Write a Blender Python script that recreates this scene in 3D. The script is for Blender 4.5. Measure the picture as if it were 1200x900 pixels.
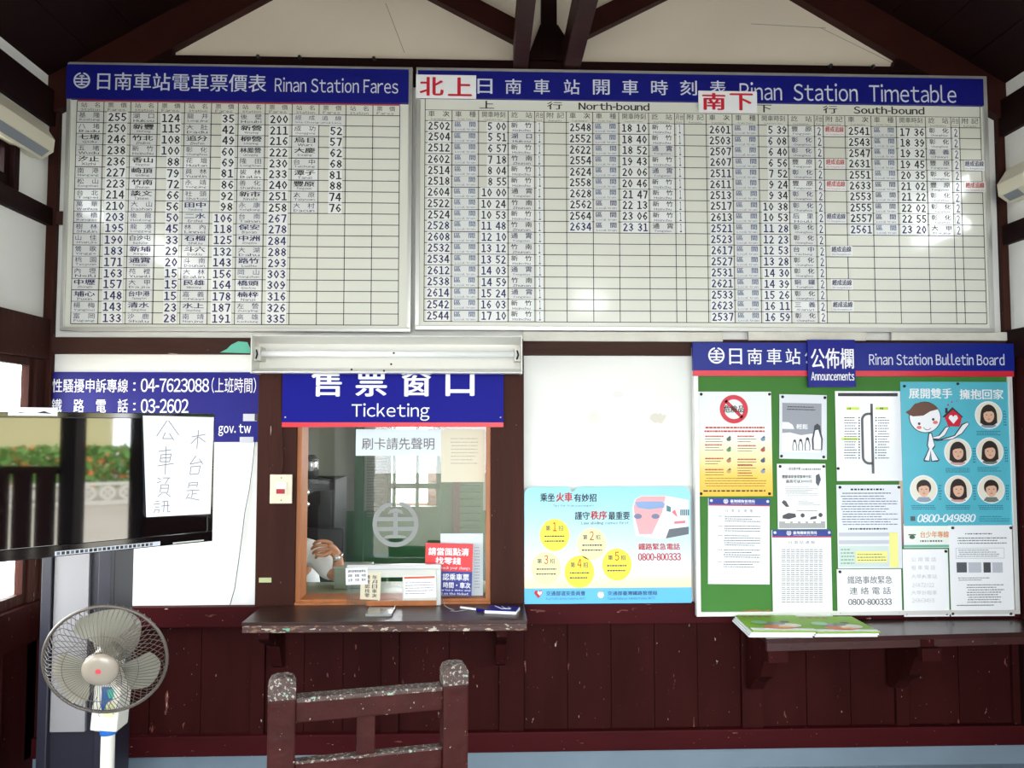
import bpy, bmesh, math, random
from mathutils import Vector, Matrix
for o in list(bpy.data.objects): bpy.data.objects.remove(o)
SC = bpy.context.scene; COL = SC.collection
# ---------------------------------------------------------------- camera
F, H, D = 930.0, 1.57, 3.75
YAW, PIT = math.radians(2.0), math.radians(3.1)
cd = bpy.data.cameras.new('camera'); cam = bpy.data.objects.new('camera', cd); COL.objects.link(cam)
cd.sensor_width = 36; cd.lens = 36*F/1200; cd.clip_start = .05
fw = Vector((math.sin(YAW)*math.cos(PIT), math.cos(YAW)*math.cos(PIT), math.sin(PIT)))
rt = Vector((math.cos(YAW), -math.sin(YAW), 0)); up = rt.cross(fw)
CP = Vector((0, -D, H))
cam.matrix_world = Matrix((( rt.x, up.x, -fw.x, CP.x), (rt.y, up.y, -fw.y, CP.y), (rt.z, up.z, -fw.z, CP.z), (0,0,0,1)))
SC.camera = cam
# ---------------------------------------------------------------- sky, light, exposure
wd = bpy.data.worlds.new('sky'); SC.world = wd; wd.use_nodes = True
bg = wd.node_tree.nodes['Background']; bg.inputs[0].default_value = (.93, .97, 1, 1); bg.inputs[1].default_value = 8.0
SC.view_settings.view_transform = 'Standard'; SC.view_settings.look = 'None'
SC.view_settings.gamma = 1; SC.view_settings.use_curve_mapping = False; SC.view_settings.exposure = 0.68
XL, XR, YB = -2.04, 2.54, -6.0
def portal(name, loc, rot, sx, sy):
    l = bpy.data.lights.new(name, 'AREA'); l.shape = 'RECTANGLE'; l.size = sx; l.size_y = sy; l.cycles.is_portal = True
    o = bpy.data.objects.new(name, l); COL.objects.link(o); o.location = loc; o.rotation_euler = rot
R90 = math.pi/2
portal('daylight_entrance', (.25, YB-.12, 1.25), (R90, 0, 0), 3.2, 2.5)
portal('daylight_left', (XL-.12, -1.0, 1.34), (0, -R90, 0), 1.1, 1.8)
portal('daylight_left', (XL-.12, -3.5, 1.34), (0, -R90, 0), 1.1, 2.2)
portal('daylight_right', (XR+.12, -2.1, 1.45), (0, R90, 0), 1.1, 1.8)
portal('daylight_right', (XR+.12, -4.0, 1.25), (0, R90, 0), 2.5, 1.7)
# ---------------------------------------------------------------- pixel helpers (1200 x 900)
def ray(px, py): return rt*((px-600)/F) - up*((py-450)/F) + fw
def PY(px, py, y=0.0):
    d = ray(px, py); return CP + d*((y-CP.y)/d.y)
def R(px0, py0, px1, py1, y=0.0):           # rectangle on a plane of constant y -> x0,x1,z0,z1
    a, b, c, d = PY(px0,py0,y), PY(px1,py0,y), PY(px1,py1,y), PY(px0,py1,y)
    return ((a.x+d.x)/2, (b.x+c.x)/2, (c.z+d.z)/2, (a.z+b.z)/2)
# ---------------------------------------------------------------- materials
def lin(h):
    h = h.lstrip('#'); v = [int(h[i:i+2], 16)/255 for i in (0,2,4)]
    return tuple((c/12.92 if c <= .04045 else ((c+.055)/1.055)**2.4) for c in v) + (1,)
MATS = {}
def M(name, col='#ffffff', rough=.5, metal=0, vary=0, vscale=6, specks=None, bump=0, bscale=30, stretch=(1,1,1), coat=0, emit=0, spec=.5, grad=None):
    if name in MATS: return MATS[name]
    m = bpy.data.materials.new(name); m.use_nodes = True; nt = m.node_tree; N = nt.nodes; L = nt.links
    b = N['Principled BSDF']; c = lin(col)
    b.inputs['Base Color'].default_value = c; b.inputs['Roughness'].default_value = rough
    b.inputs['Metallic'].default_value = metal; b.inputs['Coat Weight'].default_value = coat; b.inputs['Coat Roughness'].default_value = .08
    b.inputs['Specular IOR Level'].default_value = spec
    if emit: b.inputs['Emission Color'].default_value = c; b.inputs['Emission Strength'].default_value = emit
    tc = N.new('ShaderNodeNewGeometry'); mp = N.new('ShaderNodeMapping'); L.new(tc.outputs['Position'], mp.inputs[0]); mp.inputs['Scale'].default_value = stretch
    src = None
    if grad:        # printed colour ramp along world z: (z0, z1, [(pos, hex)...])
        sp = N.new('ShaderNodeSeparateXYZ'); L.new(tc.outputs['Position'], sp.inputs[0])
        mr = N.new('ShaderNodeMapRange'); mr.inputs[1].default_value = grad[0]; mr.inputs[2].default_value = grad[1]; L.new(sp.outputs[2], mr.inputs[0])
        cr = N.new('ShaderNodeValToRGB'); L.new(mr.outputs[0], cr.inputs[0]); e = cr.color_ramp.elements
        while len(e) < len(grad[2]): e.new(.5)
        for i, (p, h) in enumerate(grad[2]): e[i].position = p; e[i].color = lin(h)
        src = cr.outputs[0]
    def mix(fac, a, bcol):
        x = N.new('ShaderNodeMix'); x.data_type = 'RGBA'; L.new(fac, x.inputs[0])
        if a is None: x.inputs[6].default_value = c
        else: L.new(a, x.inputs[6])
        x.inputs[7].default_value = bcol; return x.outputs[2]
    def noise(sc, det=4, rg=.5):
        n = N.new('ShaderNodeTexNoise'); L.new(mp.outputs[0], n.inputs[0]); n.inputs['Scale'].default_value = sc; n.inputs['Detail'].default_value = det; n.inputs['Roughness'].default_value = rg; return n
    if vary:
        n = noise(vscale); mr = N.new('ShaderNodeMapRange'); mr.inputs[1].default_value = .35; mr.inputs[2].default_value = .7; L.new(n.outputs[0], mr.inputs[0])
        k = 1-vary
        src = mix(mr.outputs[0], src, (c[0]*k, c[1]*k, c[2]*k, 1))
    for s in (specks or []):    # (threshold, scale, hex)
        n = noise(s[1], 3, .6); g = N.new('ShaderNodeMapRange'); g.inputs[1].default_value = s[0]; g.inputs[2].default_value = s[0]+.015; L.new(n.outputs[0], g.inputs[0])
        src = mix(g.outputs[0], src, lin(s[2]))
    if src: L.new(src, b.inputs['Base Color'])
    if bump:
        n = noise(bscale); bp = N.new('ShaderNodeBump'); bp.inputs['Strength'].default_value = bump; bp.inputs['Distance'].default_value = .01; L.new(n.outputs[0], bp.inputs['Height']); L.new(bp.outputs[0], b.inputs['Normal'])
    MATS[name] = m; return m
def glassmat(name, tint=(1,1,1,1), rough=0.0, extra=0.0):
    m = bpy.data.materials.new(name); m.use_nodes = True; nt = m.node_tree; N = nt.nodes; L = nt.links
    N.remove(N['Principled BSDF']); out = N['Material Output']
    t = N.new('ShaderNodeBsdfTransparent'); t.inputs[0].default_value = tint
    g = N.new('ShaderNodeBsdfGlossy'); g.inputs['Roughness'].default_value = rough
    ge = N.new('ShaderNodeNewGeometry'); dt = N.new('ShaderNodeVectorMath'); dt.operation = 'DOT_PRODUCT'; L.new(ge.outputs['Normal'], dt.inputs[0]); L.new(ge.outputs['Incoming'], dt.inputs[1])
    def mt(op, a, b_=None):
        q = N.new('ShaderNodeMath'); q.operation = op
        for i, v in enumerate((a, b_)):
            if v is None: continue
            if isinstance(v, (int, float)): q.inputs[i].default_value = v
            else: L.new(v, q.inputs[i])
        return q.outputs[0]
    ad = N.new('ShaderNodeMath'); ad.operation = 'ADD'; ad.inputs[1].default_value = .035+extra     # Schlick reflectance, the same from both sides of the pane
    L.new(mt('MULTIPLY', mt('POWER', mt('SUBTRACT', 1.0, mt('ABSOLUTE', dt.outputs['Value'])), 5.0), .9), ad.inputs[0])
    x = N.new('ShaderNodeMixShader'); L.new(ad.outputs[0], x.inputs[0]); L.new(t.outputs[0], x.inputs[1]); L.new(g.outputs[0], x.inputs[2]); L.new(x.outputs[0], out.inputs[0])
    MATS[name] = m; return m
WSP = [(.70, 30, '#6b3f38'), (.725, 60, '#a89a8c'), (.73, 150, '#b8aca0')]
plaster = M('white plaster', '#f3f3ee', .85, vary=.05, vscale=3, bump=.15, bscale=12, specks=[(.73, 9, '#cfccc4')])
gableplaster = M('dimmed gable plaster', '#ddd0bf', .9, vary=.08, vscale=2, bump=.2, bscale=9)  # toned darker than the wall plaster, so gable shade sits partly in the colour
wood = M('red brown painted timber', '#331110', .6, vary=.3, vscale=5, specks=WSP, bump=.25, bscale=14, stretch=(1,1,.25), spec=.05)
wood_rail = M('dark red painted rail', '#401215', .55, vary=.3, vscale=5, specks=WSP, bump=.25, bscale=14, stretch=(.25,1,1), spec=.06)
post_m = M('weathered brown timber', '#40241e', .5, vary=.3, vscale=8, specks=[(.73, 40, '#b7a596'), (.74, 140, '#cfc6b8')], bump=.6, bscale=30, stretch=(1,1,.12), spec=.06)
rail_m = M('weathered brown rail', '#47302a', .5, vary=.3, vscale=8, specks=[(.73, 40, '#a59588')], bump=.5, bscale=30, stretch=(.12,1,1), spec=.06)
roofwood = M('dark roof timber', '#1e0a0a', .6, vary=.3, vscale=4, bump=.2, bscale=12, spec=.1)
lightbeam = M('red brown roof beam', '#351713', .45, vary=.3, vscale=6, bump=.2, bscale=16, spec=.15)
alu = M('brushed aluminium', '#c9c9c4', .35, .6)
board_w = M('white enamel board', '#e3e4d8', .2, vary=.02, vscale=1.5, bump=.02, bscale=1.2, coat=1.0)
blue = M('navy sign blue', '#121678', .45, spec=.25)
blue2 = M('bright sign blue', '#0e0f84', .5, spec=.12)
blue3 = M('bulletin header blue', '#152484', .4, spec=.3)
red = M('sign red', '#cf1f38', .4)
black = M('printed black', '#16161c', .6)
inkblue = M('printed indigo', '#222258', .6)
inkgrey = M('printed blue grey', '#3f5682', .6)
inkred = M('printed red', '#b8201c', .6)
white = M('lettering white', '#f4f5f8', .5)
hdr_w = M('header lettering silver', '#d3d8ea', .5)
magw = M('magnet white', '#eceeec', .3, coat=.7)
magg = M('magnet pale grey', '#e0e2e0', .3, coat=.7)
paper = M('paper white', '#f1f3f5', .7)
paperg = M('paper grey', '#dfe3ea', .55)
green = M('green felt', '#3d7a2d', .75, vary=.12, vscale=3)
cream = M('cream enamel', '#e2dfd0', .4)
orangew = M('varnished orange wood', '#a8622c', .45, vary=.25, vscale=20, stretch=(1,1,.2))
grey = M('mid grey print', '#565a62', .6)
lgrey = M('light grey print', '#c0c4cc', .6)
steel = M('stainless steel', '#c8c8c8', .2, 1)
darkp = M('black plastic', '#101013', .3)
glass = glassmat('window glass'); acryl = glassmat('clear acrylic', (.93,.95,.94,1), .05, .05)
# ---------------------------------------------------------------- mesh builder
HOSTS = {}
class MB:
    def __init__(s): s.v = []; s.f = []; s.mi = []; s.m = []; s.sm = []
    def mid(s, m):
        if m not in s.m: s.m.append(m)
        return s.m.index(m)
    def add(s, vs, fs, m, smooth=False):
        b = len(s.v); s.v += [tuple(v) for v in vs]; i = s.mid(m)
        for f in fs: s.f.append(tuple(b+k for k in f)); s.mi.append(i); s.sm.append(smooth)
        return s
    def box(s, x0, x1, y0, y1, z0, z1, m, bev=0.0):
        if x0 > x1: x0, x1 = x1, x0
        if y0 > y1: y0, y1 = y1, y0
        if z0 > z1: z0, z1 = z1, z0
        if bev:
            bm = bmesh.new(); bmesh.ops.create_cube(bm, size=1)
            for v in bm.verts: v.co = Vector(((x0+x1)/2+v.co.x*(x1-x0), (y0+y1)/2+v.co.y*(y1-y0), (z0+z1)/2+v.co.z*(z1-z0)))
            bmesh.ops.bevel(bm, geom=bm.edges[:], offset=bev, segments=2, affect='EDGES', profile=.6)
            bm.verts.index_update(); s.add([v.co for v in bm.verts], [[v.index for v in f.verts] for f in bm.faces], m); bm.free(); return s
        return s.add([(x0,y0,z0),(x1,y0,z0),(x1,y1,z0),(x0,y1,z0),(x0,y0,z1),(x1,y0,z1),(x1,y1,z1),(x0,y1,z1)],
                     [(0,3,2,1),(4,5,6,7),(0,1,5,4),(1,2,6,5),(2,3,7,6),(3,0,4,7)], m)
    def poly(s, pts, y, m):          # flat print facing the viewer; pts are (x, z)
        a = sum(pts[i][0]*pts[(i+1)%len(pts)][1]-pts[(i+1)%len(pts)][0]*pts[i][1] for i in range(len(pts)))
        if a < 0: pts = pts[::-1]
        return s.add([(p[0], y, p[1]) for p in pts], [tuple(range(len(pts)))], m)
    def rect(s, r, y, m): return s.poly([(r[0],r[2]),(r[1],r[2]),(r[1],r[3]),(r[0],r[3])], y, m)
    def disc(s, x, z, rx, rz, y, m, n=28): return s.poly([(x+rx*math.cos(6.2832*i/n), z+rz*math.sin(6.2832*i/n)) for i in range(n)], y, m)
    def ring(s, x, z, r0, r1, y, m, a0=0, a1=360, n=32):
        vs = []; fs = []
        for i in range(n+1):
            a = math.radians(a0+(a1-a0)*i/n); vs += [(x+r0*math.cos(a), y, z+r0*math.sin(a)), (x+r1*math.cos(a), y, z+r1*math.sin(a))]
        for i in range(n): fs.append((2*i, 2*i+1, 2*i+3, 2*i+2))
        return s.add(vs, fs, m)
    def line(s, p, q, w, y, m):      # flat stroke in the x,z plane
        dx, dz = q[0]-p[0], q[1]-p[1]; l = math.hypot(dx, dz) or 1; nx, nz = -dz/l*w/2, dx/l*w/2
        return s.poly([(p[0]+nx,p[1]+nz),(p[0]-nx,p[1]-nz),(q[0]-nx,q[1]-nz),(q[0]+nx,q[1]+nz)], y, m)
    def prism(s, pts, a, b, m, axis='y'):   # pts (u,v) extruded from a to b along the axis
        n = len(pts)
        def P(u, v, w): return {'y': (u, w, v), 'x': (w, u, v), 'z': (u, v, w)}[axis]
        vs = [P(u, v, a) for u, v in pts] + [P(u, v, b) for u, v in pts]
        fs = [tuple(range(n))[::-1], tuple(range(n, 2*n))] + [(i, (i+1)%n, n+(i+1)%n, n+i) for i in range(n)]
        area = sum(pts[i][0]*pts[(i+1)%n][1]-pts[(i+1)%n][0]*pts[i][1] for i in range(n))
        flip = (area > 0) == (b > a)
        if axis == 'y': flip = not flip
        if not flip: fs = [f[::-1] for f in fs]
        return s.add(vs, fs, m)
    def tube(s, pts, r, m, n=8, closed=False):
        pts = [Vector(p) for p in pts]; rs = r if isinstance(r, (list, tuple)) else [r]*len(pts); vs = []; fs = []; k = len(pts)
        u = None
        for i, p in enumerate(pts):
            if closed: t = pts[(i+1)%k]-pts[i-1]
            else: t = pts[min(i+1, k-1)]-pts[max(i-1, 0)]
            t.normalize()
            if u is None: u = t.orthogonal().normalized()
            u = (u - t*u.dot(t)).normalized(); w = t.cross(u)
            for j in range(n):
                a = 6.28318*j/n; vs.append(p+(u*math.cos(a)+w*math.sin(a))*rs[i])
        for i in range(k if closed else k-1):
            for j in range(n):
                a, b = i*n+j, i*n+(j+1)%n; c, d = ((i+1)%k)*n+(j+1)%n, ((i+1)%k)*n+j
                fs.append((a, b, c, d))
        if not closed: fs += [tuple(range(n))[::-1], tuple((k-1)*n+j for j in range(n))]
        return s.add(vs, fs, m, True)
    def lathe(s, prof, c, m, n=24, axis='z'):   # prof (r, h)
        vs = []; fs = []
        for r, h in prof:
            for j in range(n):
                a = 6.28318*j/n
                p = (r*math.cos(a), r*math.sin(a), h) if axis == 'z' else (r*math.cos(a), -h, r*math.sin(a))
                vs.append((c[0]+p[0], c[1]+p[1], c[2]+p[2]))
        for i in range(len(prof)-1):
            for j in range(n): fs.append((i*n+j, i*n+(j+1)%n, (i+1)*n+(j+1)%n, (i+1)*n+j))
        return s.add(vs, fs, m, True)
    def text(s, t, r, y, m, bold=0, res=2, keep=None, shear=0):   # fit the ink of the string to rectangle r
        vs, fs = glyphs(t, bold, res, shear)
        x0 = min(v[0] for v in vs); x1 = max(v[0] for v in vs); z0 = min(v[1] for v in vs); z1 = max(v[1] for v in vs)
        sx = (r[1]-r[0])/max(x1-x0, .01); sz = (r[3]-r[2])/max(z1-z0, .01); ox = r[0]
        if keep: # keep natural width, scaled by keep, aligned left
            sx = sz*keep
        return s.add([(ox+(v[0]-x0)*sx, y-.00012*v[2], r[2]+(v[1]-z0)*sz) for v in vs], fs, m)
    def lines(s, r, n, y, m, seed=1, h=.45, word=(.04, .16), gap=.25, ragged=.3):
        h *= .95; word = (word[0]*.5, word[1]*.5)   # small print too fine to read
        rnd = random.Random(seed); W = r[1]-r[0]; st = (r[3]-r[2])/n
        for i in range(n):
            z = r[3]-st*(i+.5); x = r[0]+(rnd.random()*.04*W); e = r[1]-(rnd.random()*ragged*W if rnd.random() < .5 else 0)
            while x < e:
                w = min(rnd.uniform(*word)*W, e-x)
                s.rect((x, x+w, z-st*h/2, z+st*h/2), y, m); x += w+gap*st
        return s
    def build(s, name, parent=None, loc=None, mesh=None):
        me = mesh
        if me is None:
            o3 = Vector(loc if loc is not None else (parent['org'] if parent and 'org' in parent else (0,0,0)))
            me = bpy.data.meshes.new(name); me.from_pydata([tuple(Vector(v)-o3) for v in s.v], [], s.f)
            for m in s.m: me.materials.append(m)
            me.polygons.foreach_set('material_index', s.mi); me.polygons.foreach_set('use_smooth', s.sm); me.update()
        o = bpy.data.objects.new(name, me); COL.objects.link(o)
        if parent:
            o.parent = parent; base = name.split('.')[0]
            if base in ('sheet', 'header_strip', 'panel', 'plate', 'hub_cap', 'control_box', 'pane', 'reflector', 'red_panel', 'bezel') and (parent.name, base) not in HOSTS: HOSTS[(parent.name, base)] = o
            want = {'print': 'sheet', 'train_picture': 'sheet', 'push_pin': 'sheet', 'handwriting': 'sheet', 'header_lettering': 'header_strip', 'lettering': 'panel', 'column_headings': 'panel', 'ruled_grid': 'panel', 'sticker': 'control_box', 'fly_specks': 'reflector'}.get(base)
            h_ = HOSTS.get((parent.name, want)) or (want == 'panel' and (HOSTS.get((parent.name, 'plate')) or HOSTS.get((parent.name, 'sheet')) or HOSTS.get((parent.name, 'red_panel')))) or None
            if want and h_: o.parent = h_
            if base in ('print', 'column_headings', 'ruled_grid', 'train_picture', 'lettering', 'header_lettering', 'handwriting', 'fly_specks', 'rust_spots', 'caption_strip', 'cover_picture', 'sticker'): o['kind'] = 'stuff'
        if loc is not None: o.location = Vector(loc) - (Vector(parent['org']) if parent and 'org' in parent else Vector((0,0,0)))
        return o
GC = {}
def rawglyph(ch, res):
    k = (ch, res)
    if k not in GC:
        c = bpy.data.curves.new('t', 'FONT'); c.body = ch; c.resolution_u = res
        o = bpy.data.objects.new('t', c); me = o.to_mesh()
        GC[k] = ([(v.co.x, v.co.y) for v in me.vertices], [tuple(p.vertices) for p in me.polygons])
        o.to_mesh_clear(); bpy.data.objects.remove(o); bpy.data.curves.remove(c)
    return GC[k]
def glyphs(t, bold=0, res=2, shear=0):     # the font's full-width forms are packed to natural spacing, so Latin and digits share its grotesque style
    k = ('s', t, bold, res, shear)
    if k not in GC:
        V = []; Fc = []; x = 0
        for ch in t:
            if ch == ' ': x += .30; continue
            if ch == '　': x += 1.0; continue
            if ch == '\u2009': x += .15; continue
            lat = 33 <= ord(ch) <= 126
            if ch == '-': vs, fs, lat = [(0, .27), (.26, .27), (.26, .36), (0, .36)], [(0, 1, 2, 3)], True
            else: vs, fs = rawglyph(chr(ord(ch)+0xFEE0) if lat else ch, res)
            if not vs: x += .5; continue
            if lat:
                a0 = min(v[0] for v in vs); a1 = max(v[0] for v in vs); w = a1-a0
                if ch.isdigit(): dx = x+.28-(a0+a1)/2; adv = .57
                else: dx = x+.04-a0; adv = w+.09
            else: dx = x; adv = 1.0
            sh = [(0, 0)] if not bold else [(0, 0), (-bold*.8, 0), (bold*.8, 0), (0, bold*.35), (0, -bold*.35)]
            for li, (ox, oz) in enumerate(sh):
                n0 = len(V); V += [(v[0]+dx+ox+shear*v[1], v[1]+oz, li) for v in vs]; Fc += [tuple(n0+i for i in f) for f in fs]
            x += adv
        GC[k] = (V, Fc)
    return GC[k]
def tag(o, label=None, cat=None, group=None, kind=None):
    if label: o['label'] = label
    if cat: o['category'] = cat
    if group: o['group'] = group
    if kind: o['kind'] = kind
    return o
def thing(name, loc, label, cat, group=None, world=True):   # Empty whose children are authored in world coordinates
    o = bpy.data.objects.new(name, None); COL.objects.link(o); o.location = loc; o.empty_display_size = .05
    if world: o['org'] = tuple(loc)
    return tag(o, label, cat, group)
def struct(mb, name, label=None): return tag(mb.build(name), label, None, None, 'structure')
def sub(mb, name, parent):      # child of a mesh object whose origin is the world origin
    o = mb.build(name); o.parent = parent; return o
def qm(name, mb, c):            # mesh centred at c, for sharing
    me = bpy.data.meshes.new(name); me.from_pydata([tuple(Vector(v)-Vector(c)) for v in mb.v], [], mb.f)
    for m in mb.m: me.materials.append(m)
    me.polygons.foreach_set('material_index', mb.mi); me.polygons.foreach_set('use_smooth', mb.sm); me.update(); return me
rnd = random.Random(7)
# ================================================================ THE ROOM
APX, APZ, SL = .28, 4.38, .585
def roofz(x): return APZ - SL*abs(x-APX)
wx0, wx1, wz0, wz1 = -.865, .03, .76, 1.66        # ticket window opening
b = MB(); T = .12
b.box(XL-.1, wx0, 0, T, 0, 3.33, plaster).box(wx1, XR+.2, 0, T, 0, 3.33, plaster).box(wx0, wx1, 0, T, 0, wz0, plaster).box(wx0, wx1, 0, T, wz1, 3.33, plaster)
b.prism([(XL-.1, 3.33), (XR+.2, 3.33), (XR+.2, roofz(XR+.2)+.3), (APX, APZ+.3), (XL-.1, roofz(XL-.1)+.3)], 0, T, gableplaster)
b.box(XL, XR, -.004, 0, .08, .74, wood)
wall_back = struct(b, 'wall_back', 'white plastered back wall with half timbering and a gable')
# wainscot planks: children of the back wall
z0, z1 = .17, .67
def planks(xa, xb, w, y0=-.012):
    n = max(1, round((xb-xa)/w)); st = (xb-xa)/n
    for i in range(n):
        d = rnd.uniform(-.002, .002); bb = MB(); bb.box(xa+i*st+.0018, xa+(i+1)*st-.0018, y0+d, 0, z0, z1, wood, .0015)
        sub(bb, 'plank', wall_back)
stiles = [(-2.04, -1.98), (-1.06, -1.0), (-.47, -.39), (.07, .185), (1.20, 1.30), (1.93, 1.99), (2.49, 2.54)]
for i in range(len(stiles)-1): planks(stiles[i][1], stiles[i+1][0], .205)
n = 0
def trim(b, label=None):
    global n; n += 1; return struct(b, 'trim_%d' % n, label)
for a, c in stiles: trim(MB().box(a, c, -.03, 0, z0, z1, wood, .003), 'dark red vertical stile of the wainscot')
trim(MB().box(XL, XR, -.045, 0, .66, .752, wood_rail, .004), 'dark red rail along the top of the wainscot')
trim(MB().box(XL, XR, -.05, 0, .088, .178, wood_rail, .006), 'dark red bottom rail of the wainscot')
pl = M('blue grey plinth paint', '#70808c', .5, vary=.1, vscale=5)
struct(MB().box(XL, XR, -.035, 0, 0, .088, pl), 'baseboard_back', 'blue grey painted plinth under the back wall')
# timbering in the white wall
trim(MB().box(XL, XL+.045, -.03, 0, .752, 3.1, post_m, .003), 'weathered corner post at the left end of the back wall')
trim(MB().box(XR-.035, XR, -.03, 0, .752, 3.2, post_m, .003), 'weathered corner post at the right end of the back wall')
trim(MB().box(-1.045, wx0, -.045, .06, .752, 1.905, post_m, .004), 'weathered post left of the ticket window')
trim(MB().box(wx1, .185, -.045, .06, .752, 1.905, post_m, .004), 'weathered post right of the ticket window')
trim(MB().box(XL+.045, XR-.035, -.032, 0, 1.908, 1.985, rail_m, .003), 'weathered brown rail below the fare and timetable boards')
trim(MB().box(XL+.045, -1.9, -.03, 0, 2.515, 2.575, rail_m, .003), 'short brown rail end showing left of the fare board')
trim(MB().box(XL, XR, -.04, 0, 3.2, 3.325, roofwood, .004), 'dark tie beam along the foot of the gable')
bt = M('old white batten paint', '#dcd9cd', .8, vary=.12, vscale=14, bump=.5, bscale=25)
for a, c, q, s_ in ((613, 847, 389, 400), (877, 1015, 389, 399), (1045, 1180, 389, 399)):
    r = R(a, q, c, s_, -.04); trim(MB().box(r[0], r[1], -.042, -.03, r[2], r[3], bt, .002), 'strip of white paint covered batten under the timetable')
r = R(808, 400, 813, 440, 0)
tg = M('turquoise paint', '#5fb9a0', .6)
pp = [PY(x, y, -.0335) for x, y in ((258,413),(266,409),(271,404),(279,400),(290,401),(293,408),(293,414))]
tag(MB().prism([(p.x, p.z) for p in pp], -.034, -.032, tg).build('paint_patch'), 'turquoise paint patch on the brown rail left of the fluorescent light', 'paint')
# gable: rafters, king post, braces
for sg, xe in ((-1, XL), (1, XR)):
    pts = [(APX, APZ), (xe, roofz(xe)), (xe, roofz(xe)+.2), (APX, APZ+.2)]
    trim(MB().prism(pts, -.05, 0, lightbeam), ('left' if sg < 0 else 'right')+' rafter framing the white gable')
trim(MB().prism([(-1.62, 3.3), (-1.475, 3.3), (-1.475, 3.40), (-1.62, 3.36)], -.045, 0, roofwood), 'dark wedge at the left foot of the gable')
trim(MB().prism([(1.98, 3.3), (2.4, 3.3), (2.4, 3.36), (2.0, 3.36)], -.045, 0, roofwood), 'dark wedge at the right foot of the gable')
trim(MB().box(.27, .345, -.05, 0, 3.325, 4.3, roofwood, .003), 'dark king post of the gable')
trim(MB().prism([(.2, 3.325), (.46, 3.325), (.35, 3.5), (.265, 3.5)], -.046, 0, roofwood), 'dark foot block of the king post')
def brace(p, q, w, lab):
    P_, Q_ = PY(*p, 0), PY(*q, 0); dx, dz = Q_.x-P_.x, Q_.z-P_.z; l = math.hypot(dx, dz); nx, nz = -dz/l*w, dx/l*w
    e = 1.6; A = (P_.x, P_.z); B = (P_.x+dx*e, P_.z+dz*e)
    if nz < 0: nx, nz = -nx, -nz
    trim(MB().prism([A, B, (B[0]+nx, B[1]+nz), (A[0]+nx, A[1]+nz)], -.05, 0, lightbeam), lab)
b = MB()
for a, c, d_, e in ((960, 32, 1046, 74), (880, 28, 968, 33), (452, 4, 474, 62)):
    p, q_ = PY(a, c), PY(d_, e); b.line((p.x, p.z), (q_.x, q_.z), .003, -.0008, M('plaster crack', '#8f8b82', .9))
tag(b.build('plaster_crack'), 'thin cracks in the white gable plaster', 'crack')
b = MB()
for a in (306, 354, 440, 1017, 968): p = PY(a, 66 if a < 500 else 78); b.lathe([(0, .02), (.008, .018), (.009, 0)], (p.x, -.04, 3.318), darkp, 8, 'y')
tag(b.build('iron_nails'), 'dark iron nail heads along the gable tie beam', 'nails', kind='stuff')
brace((607, 56), (500, 0), .1, 'left diagonal brace rising from the king post')
brace((686, 48), (783, 0), .1, 'right diagonal brace rising from the king post')
# two long beams coming out of the wall overhead
for xa, xb, lab in ((.135, .205, 'left'), (.375, .455, 'right')):
    o = trim(MB().box(xa, xb, YB, -.04, 3.28, 3.42, lightbeam, .004), lab+' overhead beam running out from the foot of the gable')
# ceiling boards under the two roof slopes
b = MB()
for sg, xe in ((-1, XL-.3), (1, XR+.3)):
    b.prism([(APX, APZ+.21), (xe, roofz(xe)+.21), (xe, roofz(xe)+.25), (APX, APZ+.25)], YB-.1, .12, roofwood)
ceil = struct(b, 'ceiling', 'dark wooden underside of the pitched roof')
for sg, xe in ((-1, XL), (1, XR)):
    k = 12; L_ = abs(xe-APX)/k
    for i in range(k):
        xa, xb = APX+sg*(i*L_+.002), APX+sg*((i+1)*L_-.002); d = rnd.uniform(0, .006)
        sub(MB().prism([(xa, roofz(xa)+.19-d), (xb, roofz(xb)+.19-d), (xb, roofz(xb)+.21), (xa, roofz(xa)+.21)], YB, 0, roofwood), 'board', ceil)
# floor
fl = M('blue grey floor paint', '#8496a2', .35, vary=.12, vscale=1.5, specks=[(.72, 12, '#c2ccd0')])
struct(MB().box(XL-.2, XR+.2, YB-.2, 0, -.1, 0, fl), 'floor', 'pale blue grey painted floor')
# side walls as plaster with openings
def sidewall(x0, x1, opens, name, lab):     # opens: (y0,y1,z0,z1)
    b = MB(); ys = sorted({YB-.12, 0.0} | {o[0] for o in opens} | {o[1] for o in opens})
    for ya, yb in zip(ys, ys[1:]):
        zs = sorted([(o[2], o[3]) for o in opens if o[0] <= ya and o[1] >= yb]); z = 0
        for a, c in zs:
            if a > z: b.box(x0, x1, ya, yb, z, a, plaster)
            z = c
        b.box(x0, x1, ya, yb, z, 3.3, plaster)
    return struct(b, name, lab)
LO = [(-1.9, 0.0, .79, 1.88), (-4.6, -2.4, .79, 1.88), (-.85, -.335, 2.6, 2.79), (-2.4, -1.1, 2.6, 2.79)]
RO = [(-3.0, -1.2, .9, 2.0), (-3.78, -3.32, 0, 2.5), (-4.85, -3.9, .12, 2.5), (-1.05, -.33, 2.56, 2.95), (-3.05, -2.75, 2.65, 2.95)]
wall_left = sidewall(XL-.1, XL, LO, 'wall_left', 'left wall with windows and white panels between dark timbers')
wall_right = sidewall(XR, XR+.1, RO, 'wall_right', 'right wall with white panels between dark timbers')
RB = [(-1.35, 1.85, 2.5)]
b = MB(); b.box(XL-.1, -1.35, YB-.12, YB, 0, 3.3, plaster).box(1.85, XR+.1, YB-.12, YB, 0, 3.3, plaster).box(-1.35, 1.12, YB-.12, YB, 2.5, 3.3, plaster).box(1.12, 1.5, YB-.12, YB, 2.5, 3.0, plaster).box(1.5, 1.85, YB-.12, YB, 2.5, 3.3, plaster).box(1.12,1.5,YB-.12,YB,3.25,3.3,plaster)
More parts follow.
